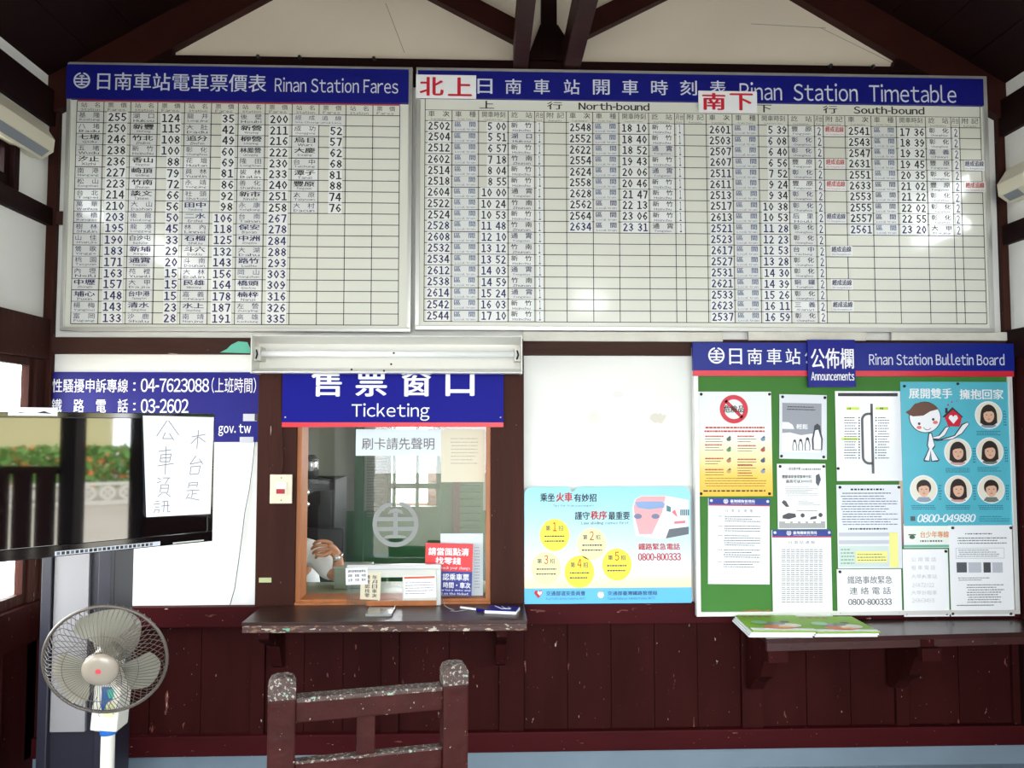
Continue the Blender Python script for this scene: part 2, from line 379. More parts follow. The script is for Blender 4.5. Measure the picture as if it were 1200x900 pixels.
b.prism([(XL-.1, 3.3), (XR+.1, 3.3), (XR+.1, roofz(XR)+.3), (APX, APZ+.3), (XL-.1, roofz(XL)+.3)], YB-.12, YB, plaster)
struct(b, 'wall_front', 'plastered entrance wall behind the viewer')
# left wall timbers (x just inside the wall)
def lt(y0, y1, z0, z1, lab, m=roofwood, t=.03, side=-1):
    if side < 0: b = MB().box(XL, XL+t, y0, y1, z0, z1, m, .003)
    else: b = MB().box(XR-t, XR, y0, y1, z0, z1, m, .003)
    return trim(b, lab)
lt(YB, -.0, 2.975, 3.14, 'dark wall plate on top of the left wall')
lt(YB, -.0, 2.504, 2.587, 'dark rail between white panels of the left wall')
lt(YB, -.0, 1.88, 2.068, 'dark lintel over the left windows', post_m, .035)
lt(-.335, -.30, 2.587, 2.81, 'thin dark stile beside the high left window')
trim(MB().box(XL-.03, XL+.02, -.105, 0, .1, 1.88, post_m, .003), 'dark post at the left wall corner')
lt(-2.3, -1.9, .1, 1.905, 'wide dark post between the left windows', post_m)
lt(YB, -.0, .62, .79, 'dark sill rail under the left windows', wood, .045)
lt(YB, -.0, .0, .62, 'dark boarding below the left windows', wood, .02)
for k in range(9): lt(-.30-k*.33, -.285-k*.33, .1, .62, 'thin upright batten on the boarding below the left windows', wood, .028)
# left windows with sliding sashes
def sash(name, y0, y1, z0, z1, x, m, lab, side=1, mull=1):
    b = MB(); w = .035; t = .035; x = XL-.03 if x < 0 else XR-.005
    b.box(x, x+t, y0, y0+w, z0, z1, m).box(x, x+t, y1-w, y1, z0, z1, m).box(x, x+t, y0+w, y1-w, z0, z0+w*1.3, m).box(x, x+t, y0+w, y1-w, z1-w, z1, m)
    o = struct(b, name, lab); nn = mull
    for k in range(1, nn+1):
        yy = y0+(y1-y0)*k/(nn+1); sub(MB().box(x+.005, x+.03, yy-.015, yy+.015, z0+w, z1-w, m), 'mullion', o)
    sub(MB().box(x+.015, x+.019, y0+w, y1-w, z0+w, z1-w, glass), 'pane', o)
    return o
sash('window_1', -1.9, -.10, .79, 1.88, XL-.06, post_m, 'dark framed left window nearest the back wall', mull=2)
sash('window_2', -4.6, -2.4, .79, 1.88, XL-.06, post_m, 'dark framed left window behind the television', mull=3)
sash('window_3', -.85, -.335, 2.6, 2.79, XL-.06, roofwood, 'small high window in the left wall', mull=0)
sash('window_4', -3.0, -1.2, .9, 2.0, XR+.03, post_m, 'dark framed window in the right wall', mull=3)
sash('window_5', -1.05, -.33, 2.56, 2.95, XR+.03, roofwood, 'small high window in the right wall', mull=0)
# right wall timbers
lt(YB, 0, 2.985, 3.16, 'dark wall plate on top of the right wall', side=1)
lt(YB, 0, 2.45, 2.545, 'dark rail between white panels of the right wall', side=1)
lt(-3.3, 0, 1.9, 2.035, 'dark lintel rail of the right wall', side=1)
lt(-.06, -.03, .1, 1.9, 'dark post at the right wall corner', side=1, t=.02)
lt(-3.3, -.06, 0, .88, 'dark boarding of the lower right wall', wood, .02, 1)
lt(-1.15, -.06, .88, 1.9, 'dark boarded panel of the right wall beside the bulletin board', wood, .015, 1)
trim(MB().box(XR-.04, XR+.102, -3.325, -3.22, 0, 2.5, roofwood, .003), 'dark jamb of the right side doorway')
trim(MB().box(XR-.04, XR+.102, -3.905, -3.775, 0, 2.5, roofwood, .003), 'dark post between the right doorway and open hatch')
# ================================================================ FARE BOARD
def logo(b, x, z, r, y, m, bgm=None):
    b.ring(x, z, r*.8, r, y, m, 100, 440, 36); e = .0002
    b.rect((x-r*.85, x+r*.85, z+r*.12, z+r*.30), y-e, m); b.rect((x-r*.85, x+r*.85, z-r*.30, z-r*.12), y-e, m)
    b.rect((x-r*.1, x+r*.1, z-r*.62, z+r*.5), y-2*e, m)
    b.poly([(x-r*.36, z+r*.42), (x-r*.26, z+r*.6), (x, z+r*.68), (x+r*.26, z+r*.6), (x+r*.36, z+r*.42), (x, z+r*.52)], y-3*e, m)
    b.poly([(x-r*.55, z-r*.62), (x+r*.55, z-r*.62), (x+r*.4, z-r*.5), (x, z-r*.44), (x-r*.4, z-r*.5)], y-3*e, m)
def magnet(parent, name, key, r, y, items, plate=magw, t=.0022):
    """items: list of (string, relative rect, material, bold)"""
    cx, cz = (r[0]+r[1])/2, (r[2]+r[3])/2; w, h = r[1]-r[0], r[3]-r[2]
    k = (name,)+key+(round(w, 3), round(h, 3))
    if k not in MC:
        b = MB(); b.box(-w/2, w/2, -t, 0, -h/2, h/2, plate)
        for s_, rr, m, bo in items:
            b.text(s_, (-w/2+rr[0]*w, -w/2+rr[1]*w, -h/2+rr[2]*h, -h/2+rr[3]*h), -t-.0006, m, bo, 1)
        MC[k] = qm(name, b, (0, 0, 0))
    o = bpy.data.objects.new(name, MC[k]); COL.objects.link(o); o.parent = parent
    o.location = Vector((cx+rnd.uniform(-.0012, .0012), y, cz+rnd.uniform(-.0015, .0015))) - Vector(parent['org']); o.rotation_euler = (0, rnd.uniform(-.008, .008), 0)
    return o
MC = {}
def frame(root, x0, x1, z0, z1, yb, yf, w, m=alu, bar='frame_bar'):
    for a in ((x0, x1, z1-w, z1), (x0, x1, z0, z0+w), (x0, x0+w, z0+w, z1-w), (x1-w, x1, z0+w, z1-w)):
        MB().box(a[0], a[1], yf, yb, a[2], a[3], m, .002).build(bar, root)
YF = -.062; YP = -.055
x0, x1, q0, q1 = R(75, 76, 482.5, 388.3, YF)
fb = thing('fare_board', ((x0+x1)/2, -.05, q0), 'white fare table board under a navy header, left of the timetable', 'sign board')
frame(fb, x0, x1, q0, q1, -.03, YF-.004, .018)
MB().box(x0+.015, x1-.015, YP, -.032, q0+.015, q1-.015, board_w).build('panel', fb)
r = R(79, 79, 474.5, 119, YF)
r = (x0, x1-.018, r[2], q1-.015)
b = MB().box(r[0], r[1], YF-.012, YP, r[2], r[3], blue); yl = YF-.0128; b.build('header_strip', fb)
b = MB(); lr = R(88, 86, 107, 105, YF); logo(b, (lr[0]+lr[1])/2, (lr[2]+lr[3])/2+.0, .038, yl, hdr_w)
b.text('日南車站電車票價表', R(115.5, 87.5, 313, 108, YF), yl, hdr_w, .01, 3); b.text('Rinan Station Fares', R(323, 93, 467, 110, YF), yl, hdr_w, .0, 3); b.build('header_lettering', fb)
gx = [PY(86.6+(467.6-86.6)*i/12, 250, YP).x for i in range(13)]
gt = PY(270, 121, YP).z; gh = PY(270, 133, YP).z; gb = PY(270, 380.3, YP).z; rh = (gh-gb)/19
MB().rect((gx[0], gx[12], gt+.002, r[2]+.001), YP-.0005, red).build('red_stripe', fb)
b = MB(); yl = YP-.0006
for i, x in enumerate(gx):
    top = gt
    b.rect((x-.0018, x+.0018, gb, top), yl, black)
for i in range(20): z = gh-i*rh; b.rect((gx[0], gx[12], z-.0018, z+.0018), yl, black)
b.rect((gx[0], gx[12], gt-.0014, gt+.0014), yl, black); b.build('ruled_grid', fb)
b = MB(); cw = gx[1]-gx[0]; hh = gt-gh
for i in range(6):
    a = gx[2*i]; b.text('站　名', (a+.15*cw, a+.85*cw, gh+.42*hh, gh+.9*hh), yl, black, .0, 1); b.text('Station', (a+.15*cw, a+.85*cw, gh+.08*hh, gh+.34*hh), yl, black, 0, 1)
    a = gx[2*i+1]; b.text('票　價', (a+.15*cw, a+.85*cw, gh+.42*hh, gh+.9*hh), yl, black, 0, 1); b.text('Fares', (a+.15*cw, a+.8*cw, gh+.08*hh, gh+.34*hh), yl, black, 0, 1)
b.build('column_headings', fb)
FARES = ['基　隆,Keelung,255;八　堵,Badu,250;七堵,Qidu,246;五　堵,Wudu,238;汐止,Xizhi,236;南　港,Nangang,227;松　山,Songshan,223;台　北,Taipei,214;萬　華,Wanhua,210;板　橋,Banqiao,203;樹　林,Shulin,195;山　佳,Shanjia,190;鶯　歌,Yingge,183;桃　園,Taoyuan,171;內　壢,Neili,163;中壢,Zhongli,157;埔心,Puxin,148;楊　梅,Yangmei,143;富　岡,Fugang,133',
 '湖　口,Hukou,124;新豐,Xinfeng,115;竹北,Zhubei,108;新　竹,Hsinchu,100;香山,Xiangshan,88;崎頂,Qiding,79;竹南,Zhunan,72;談文,Tanwen,66;大　山,Dashan,56;後　龍,Houlong,50;龍　港,Longgang,45;白沙屯,Baishatun,33;新埔,Xinpu,29;通霄,Tongxiao,20;苑　裡,Yuanli,15;大　甲,Dajia,15;台中港,Taichung Port,15;清水,Qingshui,23;沙　鹿,Shalu,28',
 '龍　井,Longjing,35;大　肚,Dadu,42;追分,Zhufen,49;彰　化,Changhua,60;花　壇,Huatan,69;員　林,Yuanlin,81;永　靖,Yongjing,86;社　頭,Shetou,92;田中,Tianzhong,98;二水,Ershui,106;林　內,Linnei,118;石榴,Shiliu,125;斗六,Douliu,132;斗　南,Dounan,143;大　林,Dalin,156;民雄,Minxiong,164;嘉　義,Chiayi,178;水上,Shuishang,187;南　靖,Nanjing,191',
 '後　壁,Houbi,200;新營,Xinying,211;柳營,Liuying,216;林鳳營,Linfengying,222;隆　田,Longtian,230;拔　林,Balin,233;善　化,Shanhua,240;新市,Xinshi,251;永　康,Yongkang,258;台　南,Tainan,267;保安,Baoan,278;中洲,Zhongzhou,284;大　湖,Dahu,288;路竹,Luzhu,293;岡　山,Gangshan,303;橋頭,Qiaotou,309;楠梓,Nanzi,316;左　營,Zuoying,326;高　雄,Kaohsiung,335',
 '@;成　功,Chenggong,52;烏日,Wuri,57;大慶,Daqing,62;台　中,Taichung,68;潭子,Tanzi,81;豐原,Fengyuan,88;太　原,Taiyuan,74;大　村,Dacun,76']
for ci, colm in enumerate(FARES):
    for ri, it in enumerate(colm.split(';')):
        zt = gh-ri*rh; a = gx[2*ci]; b_ = gx[2*ci+1]; c_ = gx[2*ci+2]
        if it == '@':
            magnet(fb, 'line_name_magnet', ('via',), (a+.003, c_-.004, zt-rh+.002, zt-.002), YP-.0008, [('經　成　追　線', (.05, .93, .44, .92), inkblue, .0), ('Via Cheng-zhui Line', (.05, .93, .08, .32), inkblue, 0)], magg); continue
        zh, en, fare = it.split(','); boldish = '　' not in zh; m = black if ri < 8 else inkblue
        magnet(fb, 'station_name_magnet', (zh,), (a+.003, b_-.003, zt-rh+.002, zt-.002), YP-.0008, [(zh, (.08, .9, .42, .95), m, .03 if boldish else .0), (en, (.1 if not boldish else .22, .9 if not boldish else .78, .07, .34), m, .01)], magg if rnd.random() < .7 else magw)
        nn = len(fare)
        magnet(fb, 'fare_magnet', (fare,), (c_-.015-.031*nn, c_-.013, zt-rh+.001, zt-.001), YP-.0008, [('\u2009'.join(fare), (.07, .95, .1, .9), inkblue if ri > 8 else black, .05)], magw)
# ================================================================ TIMETABLE BOARD
x0, x1, q0, q1 = R(487, 84, 1160.5, 388, YF); q1 = PY(800, 84, YF).z
tb = thing('timetable_board', ((x0+x1)/2, -.05, q0), 'wide white train timetable board under a navy header', 'sign board')
frame(tb, x0, x1, q0, q1, -.03, YF-.004, .02)
MB().box(x0+.015, x1-.015, YP, -.032, q0+.015, q1-.015, board_w).build('panel', tb)
zb = PY(800, 119.5, YF).z
MB().box(x0+.008, x1-.022, YF-.010, YP, zb, q1-.017, blue).build('header_strip', tb)
b = MB(); yl = YF-.0108
tx = [(559.5,577),(592,611),(625.5,644),(660.5,679),(694.5,714),(728.5,747.5),(762.5,782),(796.5,816),(831,850)]
for ch, (a, c) in zip('日南車站開車時刻表', tx): 
    r = R(a, 93.5+(a-560)*.008, c, 111+(a-560)*.008, YF); b.text(ch, r, yl, hdr_w, .012, 3)
b.text('Rinan  Station  Timetable', R(866, 99, 1119, 120, YF), yl, hdr_w, 0, 3); b.build('header_lettering', tb)
bx = [497.8,529.5,560.7,595.5,626.7,637.7,663.9,694.9,725.5,760.6,791.2,802.5,828.2,858.8,889.6,924.5,955.3,965.8,991.3,1022,1051.6,1085.9,1115.8,1125.8,1150.6]
gx = [PY(v, 200, YP).x for v in bx]
gA, gB_, gC, gD = PY(700, 118, YP).z, PY(700, 131.5, YP).z, PY(700, 144, YP).z, PY(700, 377.5, YP).z; rh = (gC-gD)/18
yl = YP-.0006; b = MB()
for i, x in enumerate(gx): b.rect((x-.0017, x+.0017, gD, gA if i in (0, 24) else gB_), yl, black)
for i in range(19): b.rect((gx[0], gx[24], gC-i*rh-.0017, gC-i*rh+.0017), yl, black)
b.rect((gx[0], gx[24], gB_-.0012, gB_+.0012), yl, black); b.build('ruled_grid', tb)
b = MB()
def hrow(s_, pa, pb, bo=.0): 
    a, c = PY(pa, 123, YP).x, PY(pb, 123, YP).x; b.text(s_, (a, c, gB_+.18*(gA-gB_), gB_+.85*(gA-gB_)), yl, black, bo, 2)
hrow('上', 562, 579, .01); hrow('行', 641, 659, .01); hrow('North-bound', 678, 761, .03); hrow('下', 887, 904, .01); hrow('行', 964, 981, .01); hrow('South-bound', 1000, 1083, .03)
hh = gB_-gC
for q in range(4):
    for j, (s_, e_) in enumerate((('車　次','Train Number'),('車　種','Train Type'),('開車時刻','Departure Time'),('訖　站','Destination'),('月台','Platf'),('附 記','Remarks'))):
        a, c = gx[q*6+j], gx[q*6+j+1]; w = c-a
        b.text(s_, (a+.12*w, c-.1*w, gC+.38*hh, gC+.92*hh), yl, black, .0, 1); b.text(e_, (a+.2*w, c-.2*w, gC+.08*hh, gC+.24*hh), yl, black, 0, 1)
b.build('column_headings', tb)
EN = {'新　竹':'Hsinchu','湖　口':'Hukou','竹　南':'Zhunan','通　霄':'Tongxiao','豐　原':'Fengyuan','彰　化':'Changhua','后　里':'Houli','台　中':'Taichung','銅　鑼':'Tongluo','三　義':'Sanyi','嘉　義':'Chiayi','大　甲':'Dajia'}
KEY = {'H':'新　竹','K':'湖　口','N':'竹　南','T':'通　霄','F':'豐　原','C':'彰　化','L':'后　里','Z':'台　中','U':'銅　鑼','S':'三　義','Y':'嘉　義','J':'大　甲'}
TT = ['2502 0500H;2504 0551K;2512 0657H;2602 0718N;2514 0804H;2518 0855H;2604 1000T;2522 1024N;2524 1053H;2528 1148N;2608 1210T;2532 1312N;2534 1352H;2612 1403T;2538 1459N;2614 1524T;2542 1603H;2544 1710H',
 '2548 1810H;2552 1840H;2622 1852T;2554 1943H;2624 2006T;2558 2046H;2628 2147H;2562 2213H;2564 2306H;2634 2331T',
 '2601 0539FR;2503 0608C;2507 0640C;2607 0656FR;2511 0752C;2611 0924FR;2513 0934C;2517 1038C;2613 1053LB;2521 1128C;2523 1223C;2617 1253ZB;2527 1328C;2531 1430C;2621 1439UB;2533 1526C;2623 1611SB;2537 1659C',
 '2541 1736C;2543 1839C;2547 1932Y;2631 1945FB;2551 2035C;2633 2102FR;2553 2122C;2555 2202C;2557 2255C;2561 2320J']
for q, colm in enumerate(TT):
    for ri, it in enumerate(colm.split(';')):
        zt = gC-ri*rh-.0015; zb_ = gC-(ri+1)*rh+.0015; g = gx[q*6:q*6+7]; num, rest = it.split(); tm, st, rk = rest[:4], KEY[rest[4]], rest[5:]
        magnet(tb, 'train_number_magnet', (num,), (g[0]+.012, g[1]-.006, zb_, zt), YP-.0008, [('\u2009'.join(num), (.03, .97, .12, .92), inkblue if ri > 8 else black, .05)], magw)
        strong = (q == 3 and 4 < ri < 9) or (q == 1 and ri > 6)
        magnet(tb, 'train_type_magnet', ('L', strong), (g[1]+.006, g[2]-.006, zb_, zt), YP-.0008, [('區　間', (.06, .92, .42, .92), inkblue if strong else inkgrey, .02), ('Local train', (.08, .92, .1, .3), inkblue if strong else inkgrey, 0)], magg)
        h_ = tm[:2] if tm[0] != '0' else tm[1]
        w = g[3]-g[2]; xa = g[2]+w*(.06 if len(h_) == 2 else .28)
        magnet(tb, 'departure_time_magnet', (tm,), (xa, g[3]-.006, zb_, zt), YP-.0008, [(('\u2009'.join(h_)+'  '+'\u2009'.join(tm[2:])), (.05, .97, .12, .92), inkblue if ri > 8 else black, .05)], magw)
        magnet(tb, 'destination_magnet', (st, ri > 8), (g[3]+.005, g[4]-.005, zb_, zt), YP-.0008, [(st, (.08, .92, .42, .94), inkblue if (q*3+ri) % 3 else black, .015), (EN[st], (.14, .86, .06, .3), inkblue, .01)], magg if ri % 4 else magw)
        magnet(tb, 'platform_magnet', ('1' if q < 2 else '2',), (g[4]+.008, g[5]-.006, zb_, zt), YP-.0008, [('1' if q < 2 else '2', (.34 if q < 2 else .2, .62 if q < 2 else .8, .1, .92), inkblue, .02)], magw)
        if rk:
            dx = .018 if (rk == 'B' and q == 2 and ri > 9) else (.012 if q == 3 else 0); m = inkred if rk == 'R' else inkblue
            magnet(tb, 'remark_magnet', (rk,), (g[5]+.003+dx, g[6]-.003+dx*1.3, zb_, zt), YP-.0015, [('經成追線', (.05, .95, .4, .95), m, .03), ('Via Chengzhui Line', (.06, .94, .08, .28), m, 0)], magw)
# red direction cards stuck over the header
for nm, rr, s_, lab in (('card', (487.5, 88, 558, 115.5), '北上', 'white card with red characters for northbound at the left end of the timetable header'), ('card', (818.5, 107, 887, 132), '南下', 'white card with red characters for southbound over the middle of the timetable header')):
    r = R(*rr, YF-.015); b = MB().box(r[0], r[1], YF-.017, YF-.0135, r[2], r[3], paper)
    w, h = r[1]-r[0], r[3]-r[2]
    for k, ch in enumerate(s_): b.text(ch, (r[0]+w*(.06+.47*k), r[0]+w*(.46+.47*k), r[2]+h*.1, r[2]+h*.9), YF-.0178, red, .035, 3)
    tag(b.build('direction_card', None, (r[0], YF-.015, r[2])), lab, nm)
# ================================================================ TICKET WINDOW
b = MB(); oy0, oy1 = -.03, .11
frm = thing('ticket_window', ((wx0+wx1)/2, 0, wz0), 'varnished orange framed ticket window with a round railway emblem on the glass', 'window')
for a in ((wx0, wx0+.022, wz0, wz1), (wx1-.022, wx1, wz0, wz1)): MB().box(a[0], a[1], -.035, .10, a[2], a[3], orangew, .002).build('jamb', frm)
MB().box(wx0+.022, wx1-.022, -.035, .10, wz0, wz0+.02, orangew, .002).build('sill', frm)
MB().box(wx0+.022, wx1-.022, .03, .034, wz0+.02, wz1, glass).build('pane', frm)
frost = M('frosted emblem film', '#8c908d', .6)
lr = R(438, 588, 489, 640, .03); b = MB(); logo(b, (lr[0]+lr[1])/2, (lr[2]+lr[3])/2, .108, .0285, frost); b.build('emblem', frm)
MB().box(wx0, wx1, .03, .06, 1.58, 1.66, post_m).build('head_rail', frm)
def sheet(name, px, y, base, lab, cat='paper', t=.0015, group=None, pins=None, rot=0, pinm=None):
    """returns (root thing, rect fn) - print layers are authored in px within the sheet"""
    r = R(*px, y); root = thing(name, ((r[0]+r[1])/2, y, r[2]), lab, cat, group)
    MB().box(r[0], r[1], y-t, y, r[2], r[3], base).build('sheet', root)
    root.rotation_euler = (0, rot, 0)
    if pins:
        for (a, c) in pins:
            p = PY(a, c, y); MB().lathe([(0, .0072), (.006, .0065), (.007, .003), (.007, .0015)], (p.x, y, p.z), pinm or darkp, 10, 'y').build('push_pin', root)
    return root
# papers taped to the glass
ps = sheet('notice_paper', (417, 503, 517, 534), .027, M('cool paper', '#d9e4ea', .6), 'white notice taped high on the ticket window glass asking to declare cards', 'paper')
b = MB(); b.text('刷卡請先聲明', R(424, 513, 509, 527, .025), .0248, M('grey ink', '#6e6466', .6), -.006, 2); b.build('lettering', ps)
ps = sheet('notice_paper', (517, 503, 568, 565), .0275, M('beige paper', '#d9d2bb', .7), 'beige typed sheet taped in the upper right of the ticket window', 'paper')
b = MB(); b.lines(R(528, 512, 560, 545, .025), 8, .0255, M('faint ink', '#a49d8c', .7), 3, .25); b.build('print', ps)
ps = sheet('notice_paper', (516, 625, 566, 700), .0265, M('pale blue paper', '#cfdcE2', .6), 'pale blue sheet standing behind the red and blue counter sign', 'paper')
b = MB(); b.lines(R(556, 640, 562, 690, .025), 14, .0245, grey, 4, .2, (.3, .6)); b.build('print', ps)
# red / blue counter sign
r = R(497, 637, 552.5, 698, -.02); zc = PY(520, 669.5, -.02).z
cs = thing('counter_sign', ((r[0]+r[1])/2, -.02, r[2]), 'upright sign, red above and blue below, behind the counter glass', 'sign'); cs.rotation_euler = (0, .03, 0)
MB().box(r[0], r[1], -.018, -.014, zc, r[3], M('bright sign red', '#d9262b', .4)).build('red_panel', cs); MB().box(r[0], r[1], -.018, -.014, r[2], zc, M('sign indigo', '#1f2a86', .4)).build('blue_panel', cs)
b = MB(); y = -.0188
b.text('請當面點清', R(500.5, 642, 548, 651, -.018), y, white, .03, 2); b.text('找零錢', R(509, 653, 539, 661.5, -.018), y, white, .03, 2); b.text('Please check your change', R(500, 663.5, 550, 668, -.018), y, white, 0, 1)
b.text('認乘車票', R(518, 672, 549, 680, -.018), y, white, .02, 2); b.text('時間・車次', R(519, 682, 551, 689, -.018), y, white, .02, 2); b.text('the departure date and', R(500, 690.3, 551, 693, -.018), y, white, .01, 1); b.text('stated on the ticket', R(503, 694, 549, 697, -.018), y, white, .01, 1)
b.build('lettering', cs)
# TICKETING sign above the window
r = R(331, 425, 590, 495, -.052); z2 = PY(460, 500.5, -.052).z; ya = -.0535
tk = thing('ticketing_sign', ((r[0]+r[1])/2, -.06, z2), 'bright blue Ticketing sign with a red lower edge above the ticket window', 'sign')
MB().box(r[0], r[1], ya, -.0455, r[2], r[3], blue2, .001).build('panel', tk); MB().box(r[0], r[1], ya, -.0455, z2, r[2], M('edge red', '#d8202f', .4)).build('red_edge', tk)
b = MB(); y = ya-.0008
for ch, a, c in (('售', 364, 400), ('票', 416, 453), ('窗', 470, 505), ('口', 522, 556)): b.text(ch, R(a, 429, c, 464.5 if ch != '口' else 464, -.068), y, white, .03, 4)
b.text('Ticketing', R(411.5, 472.5, 503, 493, -.068), y, white, .0, 4); b.build('lettering', tk)
b = MB()
for a, c in ((333.5, 489), (587, 489)): p = PY(a, c, -.068); b.lathe([(0, .003), (.004, .002), (.005, 0)], (p.x, ya, p.z), steel, 10, 'y')
b.build('screw', tk)
# FLUORESCENT LIGHT
r = R(294, 393, 612, 437, -.20); ft = thing('fluorescent_light', ((r[0]+r[1])/2, -.1, r[2]), 'white enamel fluorescent light fixture mounted above the ticket window', 'light')
wen = M('white enamel', '#e6e5df', .3); z0_, z1_ = r[2], r[3]; zm = (z0_+z1_)/2
prof = [(-.058, zm+.02), (-.06, z1_-.004), (-.20, z1_), (-.202, z1_-.006), (-.085, z1_-.028), (-.075, zm+.012), (-.075, zm-.012), (-.085, z0_+.028), (-.202, z0_+.006), (-.20, z0_), (-.06, z0_+.004), (-.058, zm-.02)]
MB().prism(prof, r[0]+.004, r[1]-.004, wen, 'x').build('reflector', ft)
for xx in (r[0], r[1]-.004): MB().prism([(-.056, z0_), (-.205, z0_-.003), (-.205, z1_+.003), (-.056, z1_)], xx, xx+.004, wen, 'x').build('end_plate', ft)
tubem = M('lamp tube glass', '#f2f4f4', .12, coat=.5)
MB().tube([(r[0]+.035, -.15, zm+.005), (r[1]-.035, -.15, zm+.005)], .0155, tubem, 16).build('lamp_tube', ft)
for xx in (r[0]+.004, r[1]-.034):
    MB().box(xx, xx+.03, -.17, -.07, zm-.028, zm+.036, M('lamp holder', '#cfcdc4', .5), .004).build('lamp_holder', ft)
    MB().tube([(xx+.012, -.172, zm+.02), (xx+.018, -.178, zm+.0), (xx+.01, -.172, zm-.02)], .004, darkp, 6).build('clip', ft)
b = MB()
for a, c in ((461, 413.5), (458, 426.5), (412, 433), (450, 434.5)): p = PY(a, c, -.203); b.disc(p.x, p.z, .005, .005, -.2035 if c > 430 else -.19, black, 8)
b.build('fly_specks', ft)
# LEDGE under the window
led_top = M('worn dark brown ledge top', '#3a241f', .35, spec=.3, vary=.3, vscale=10, specks=[(.74, 60, '#8a7460')], stretch=(.4,1,1), bump=.1)
led_edge = M('chipped ledge edge', '#4a2b24', .5, vary=.3, vscale=20, specks=[(.60, 45, '#b9ae9d'), (.66, 18, '#6cae92'), (.58, 70, '#7d5b44')], bump=.5, bscale=40, stretch=(.35,1,1))
xa = PY(283, 732, -.36).x; xb = PY(618, 726, -.36).x
lg = thing('ticket_ledge', ((xa+xb)/2, 0, .70), 'worn dark brown wooden ledge below the ticket window', 'shelf')
MB().box(xa, xb, -.36, -.036, .742, .757, led_top, .002).build('ledge_board', lg)
MB().box(xa+.002, xb-.002, -.358, -.34, .712, .742, led_edge, .003).build('chipped_edge', lg)
MB().box(xa+.002, xb-.002, -.34, -.046, .722, .742, wood).build('underboard', lg)
MB().box(wx0, wx1, -.046, -.034, .752, .768, orangew).build('sill_strip', lg)
for xx in (xa+.06, xb-.13):
    MB().prism([(-.05, .722), (-.33, .722), (-.33, .68), (-.30, .66), (-.15, .60), (-.10, .50), (-.05, .48)], xx, xx+.045, wood, 'x').build('bracket', lg)
# acrylic ticket barrier
bz = .758; r = R(407, 661, 517, 706, -.06)
ab = thing('counter_barrier', ((r[0]+r[1])/2, -.06, bz), 'clear acrylic counter barrier with a hatch in front of the ticket window', 'counter screen')
fr_a = M('aluminium rail', '#b6b8b6', .3, .4); oz0, oz1 = bz, r[3]
MB().box(r[0], r[1], -.075, -.05, oz1-.022, oz1, fr_a, .002).build('top_rail', ab)
for xx in (r[0], r[1]-.022): MB().box(xx, xx+.022, -.075, -.05, oz0, oz1-.022, fr_a if xx > r[0] else acryl, .002).build('upright', ab)
hx = R(445, 676, 472, 700, -.06); mil = M('milky acrylic', '#c9cac0', .3)
MB().box(hx[0]-.006, hx[0], -.072, -.062, oz0, hx[3], mil).box(hx[1], hx[1]+.006, -.072, -.062, oz0, hx[3], mil).box(r[0]+.02, r[1]-.02, -.07, -.064, hx[3], oz1-.02, mil).build('hatch_surround', ab)
MB().box(hx[1]+.006, r[1]-.022, -.068, -.064, oz0+.02, hx[3], mil).build('screen_panel', ab)
MB().box(r[0]+.022, hx[0]-.006, -.068, -.064, oz0, hx[3], acryl).build('screen_panel', ab)
MB().box(r[0]+.09, r[1]-.02, -.075, -.04, oz0, oz0+.022, orangew).build('foot_rail', ab)
def card(name, px, y, base, lab, cat, fn, rot=0):
    root = sheet(name, px, y, base, lab, cat, .001); b = MB(); fn(b, y-.0017); b.build('print', root); root.rotation_euler = (0, rot, 0); return root
def f1(b, y):
    for k in range(3): b.text(('請先說明到達車站','張數　車種　時間','全票　半票　敬老')[k], R(408, 667.5+k*5.2, 429, 671+k*5.2, y), y, black, .02, 1)
card('price_card', (405.5, 665.5, 431, 685), -.078, paper, 'small white handwritten card on the left corner of the counter barrier', 'card', f1, -.03)
def f2(b, y):
    for k, s_ in enumerate(('請確認找零', '年月日車次')): 
        for j, ch in enumerate(s_): b.text(ch, R(427+k*8.5, 674+j*5.4, 433+k*8.5, 678.6+j*5.4, y), y, black, .02, 1)
card('vertical_card', (422, 671, 445.5, 702.5), -.0765, M('buff card', '#d8cfb4', .7), 'buff card with vertical handwriting beside the barrier hatch', 'card', f2, .03)
def f3(b, y):
    b.lines(R(475, 681, 509, 697, y), 5, y, grey, 9, .3); b.rect(R(474, 675.5, 510, 678, y), y, M('orange red print', '#c9603c', .6))
card('printed_card', (473, 674.5, 511.5, 700.5), -.0775, paper, 'white printed card with an orange top line right of the barrier hatch', 'card', f3, -.02)
# tray, notepad, pen, string
p0, p1 = PY(447, 713, -.28), PY(475, 713, -.28)
ty = thing('coin_tray', ((p0.x+p1.x)/2, -.18, .7575), 'clear acrylic money tray on the ledge under the hatch', 'tray')
trm = M('cloudy acrylic', '#8f918c', .2, coat=.5)
b = MB().box(-.505, -.4, -.27, -.12, .7575, .762, trm); b.box(-.505, -.4, -.274, -.27, .7575, .768, trm).box(-.509, -.505, -.27, -.12, .7575, .768, trm).box(-.4, -.396, -.27, -.12, .7575, .768, trm)
b.build('tray_body', ty)
pl_ = bpy.data.objects.new('cash_pad', None); COL.objects.link(pl_); tag(pl_, 'blue and white notepad at the right end of the ticket ledge', 'notepad')
c0 = PY(589, 712, -.22); pl_.location = (c0.x, -.2, .7573); pl_.rotation_euler = (0, 0, -.22)
MB().box(-.07, .07, -.05, .05, 0, .012, paper, .002).build('pages', pl_); b = MB().box(-.068, .068, -.045, .048, .012, .014, blue3)
for k in range(3): b.tube([(-.04+.03*k, .03, .016), (.0+.02*k, -.02, .0165), (.04, .01*k-.01, .016)], .0012, white, 5)
b.build('cover', pl_)
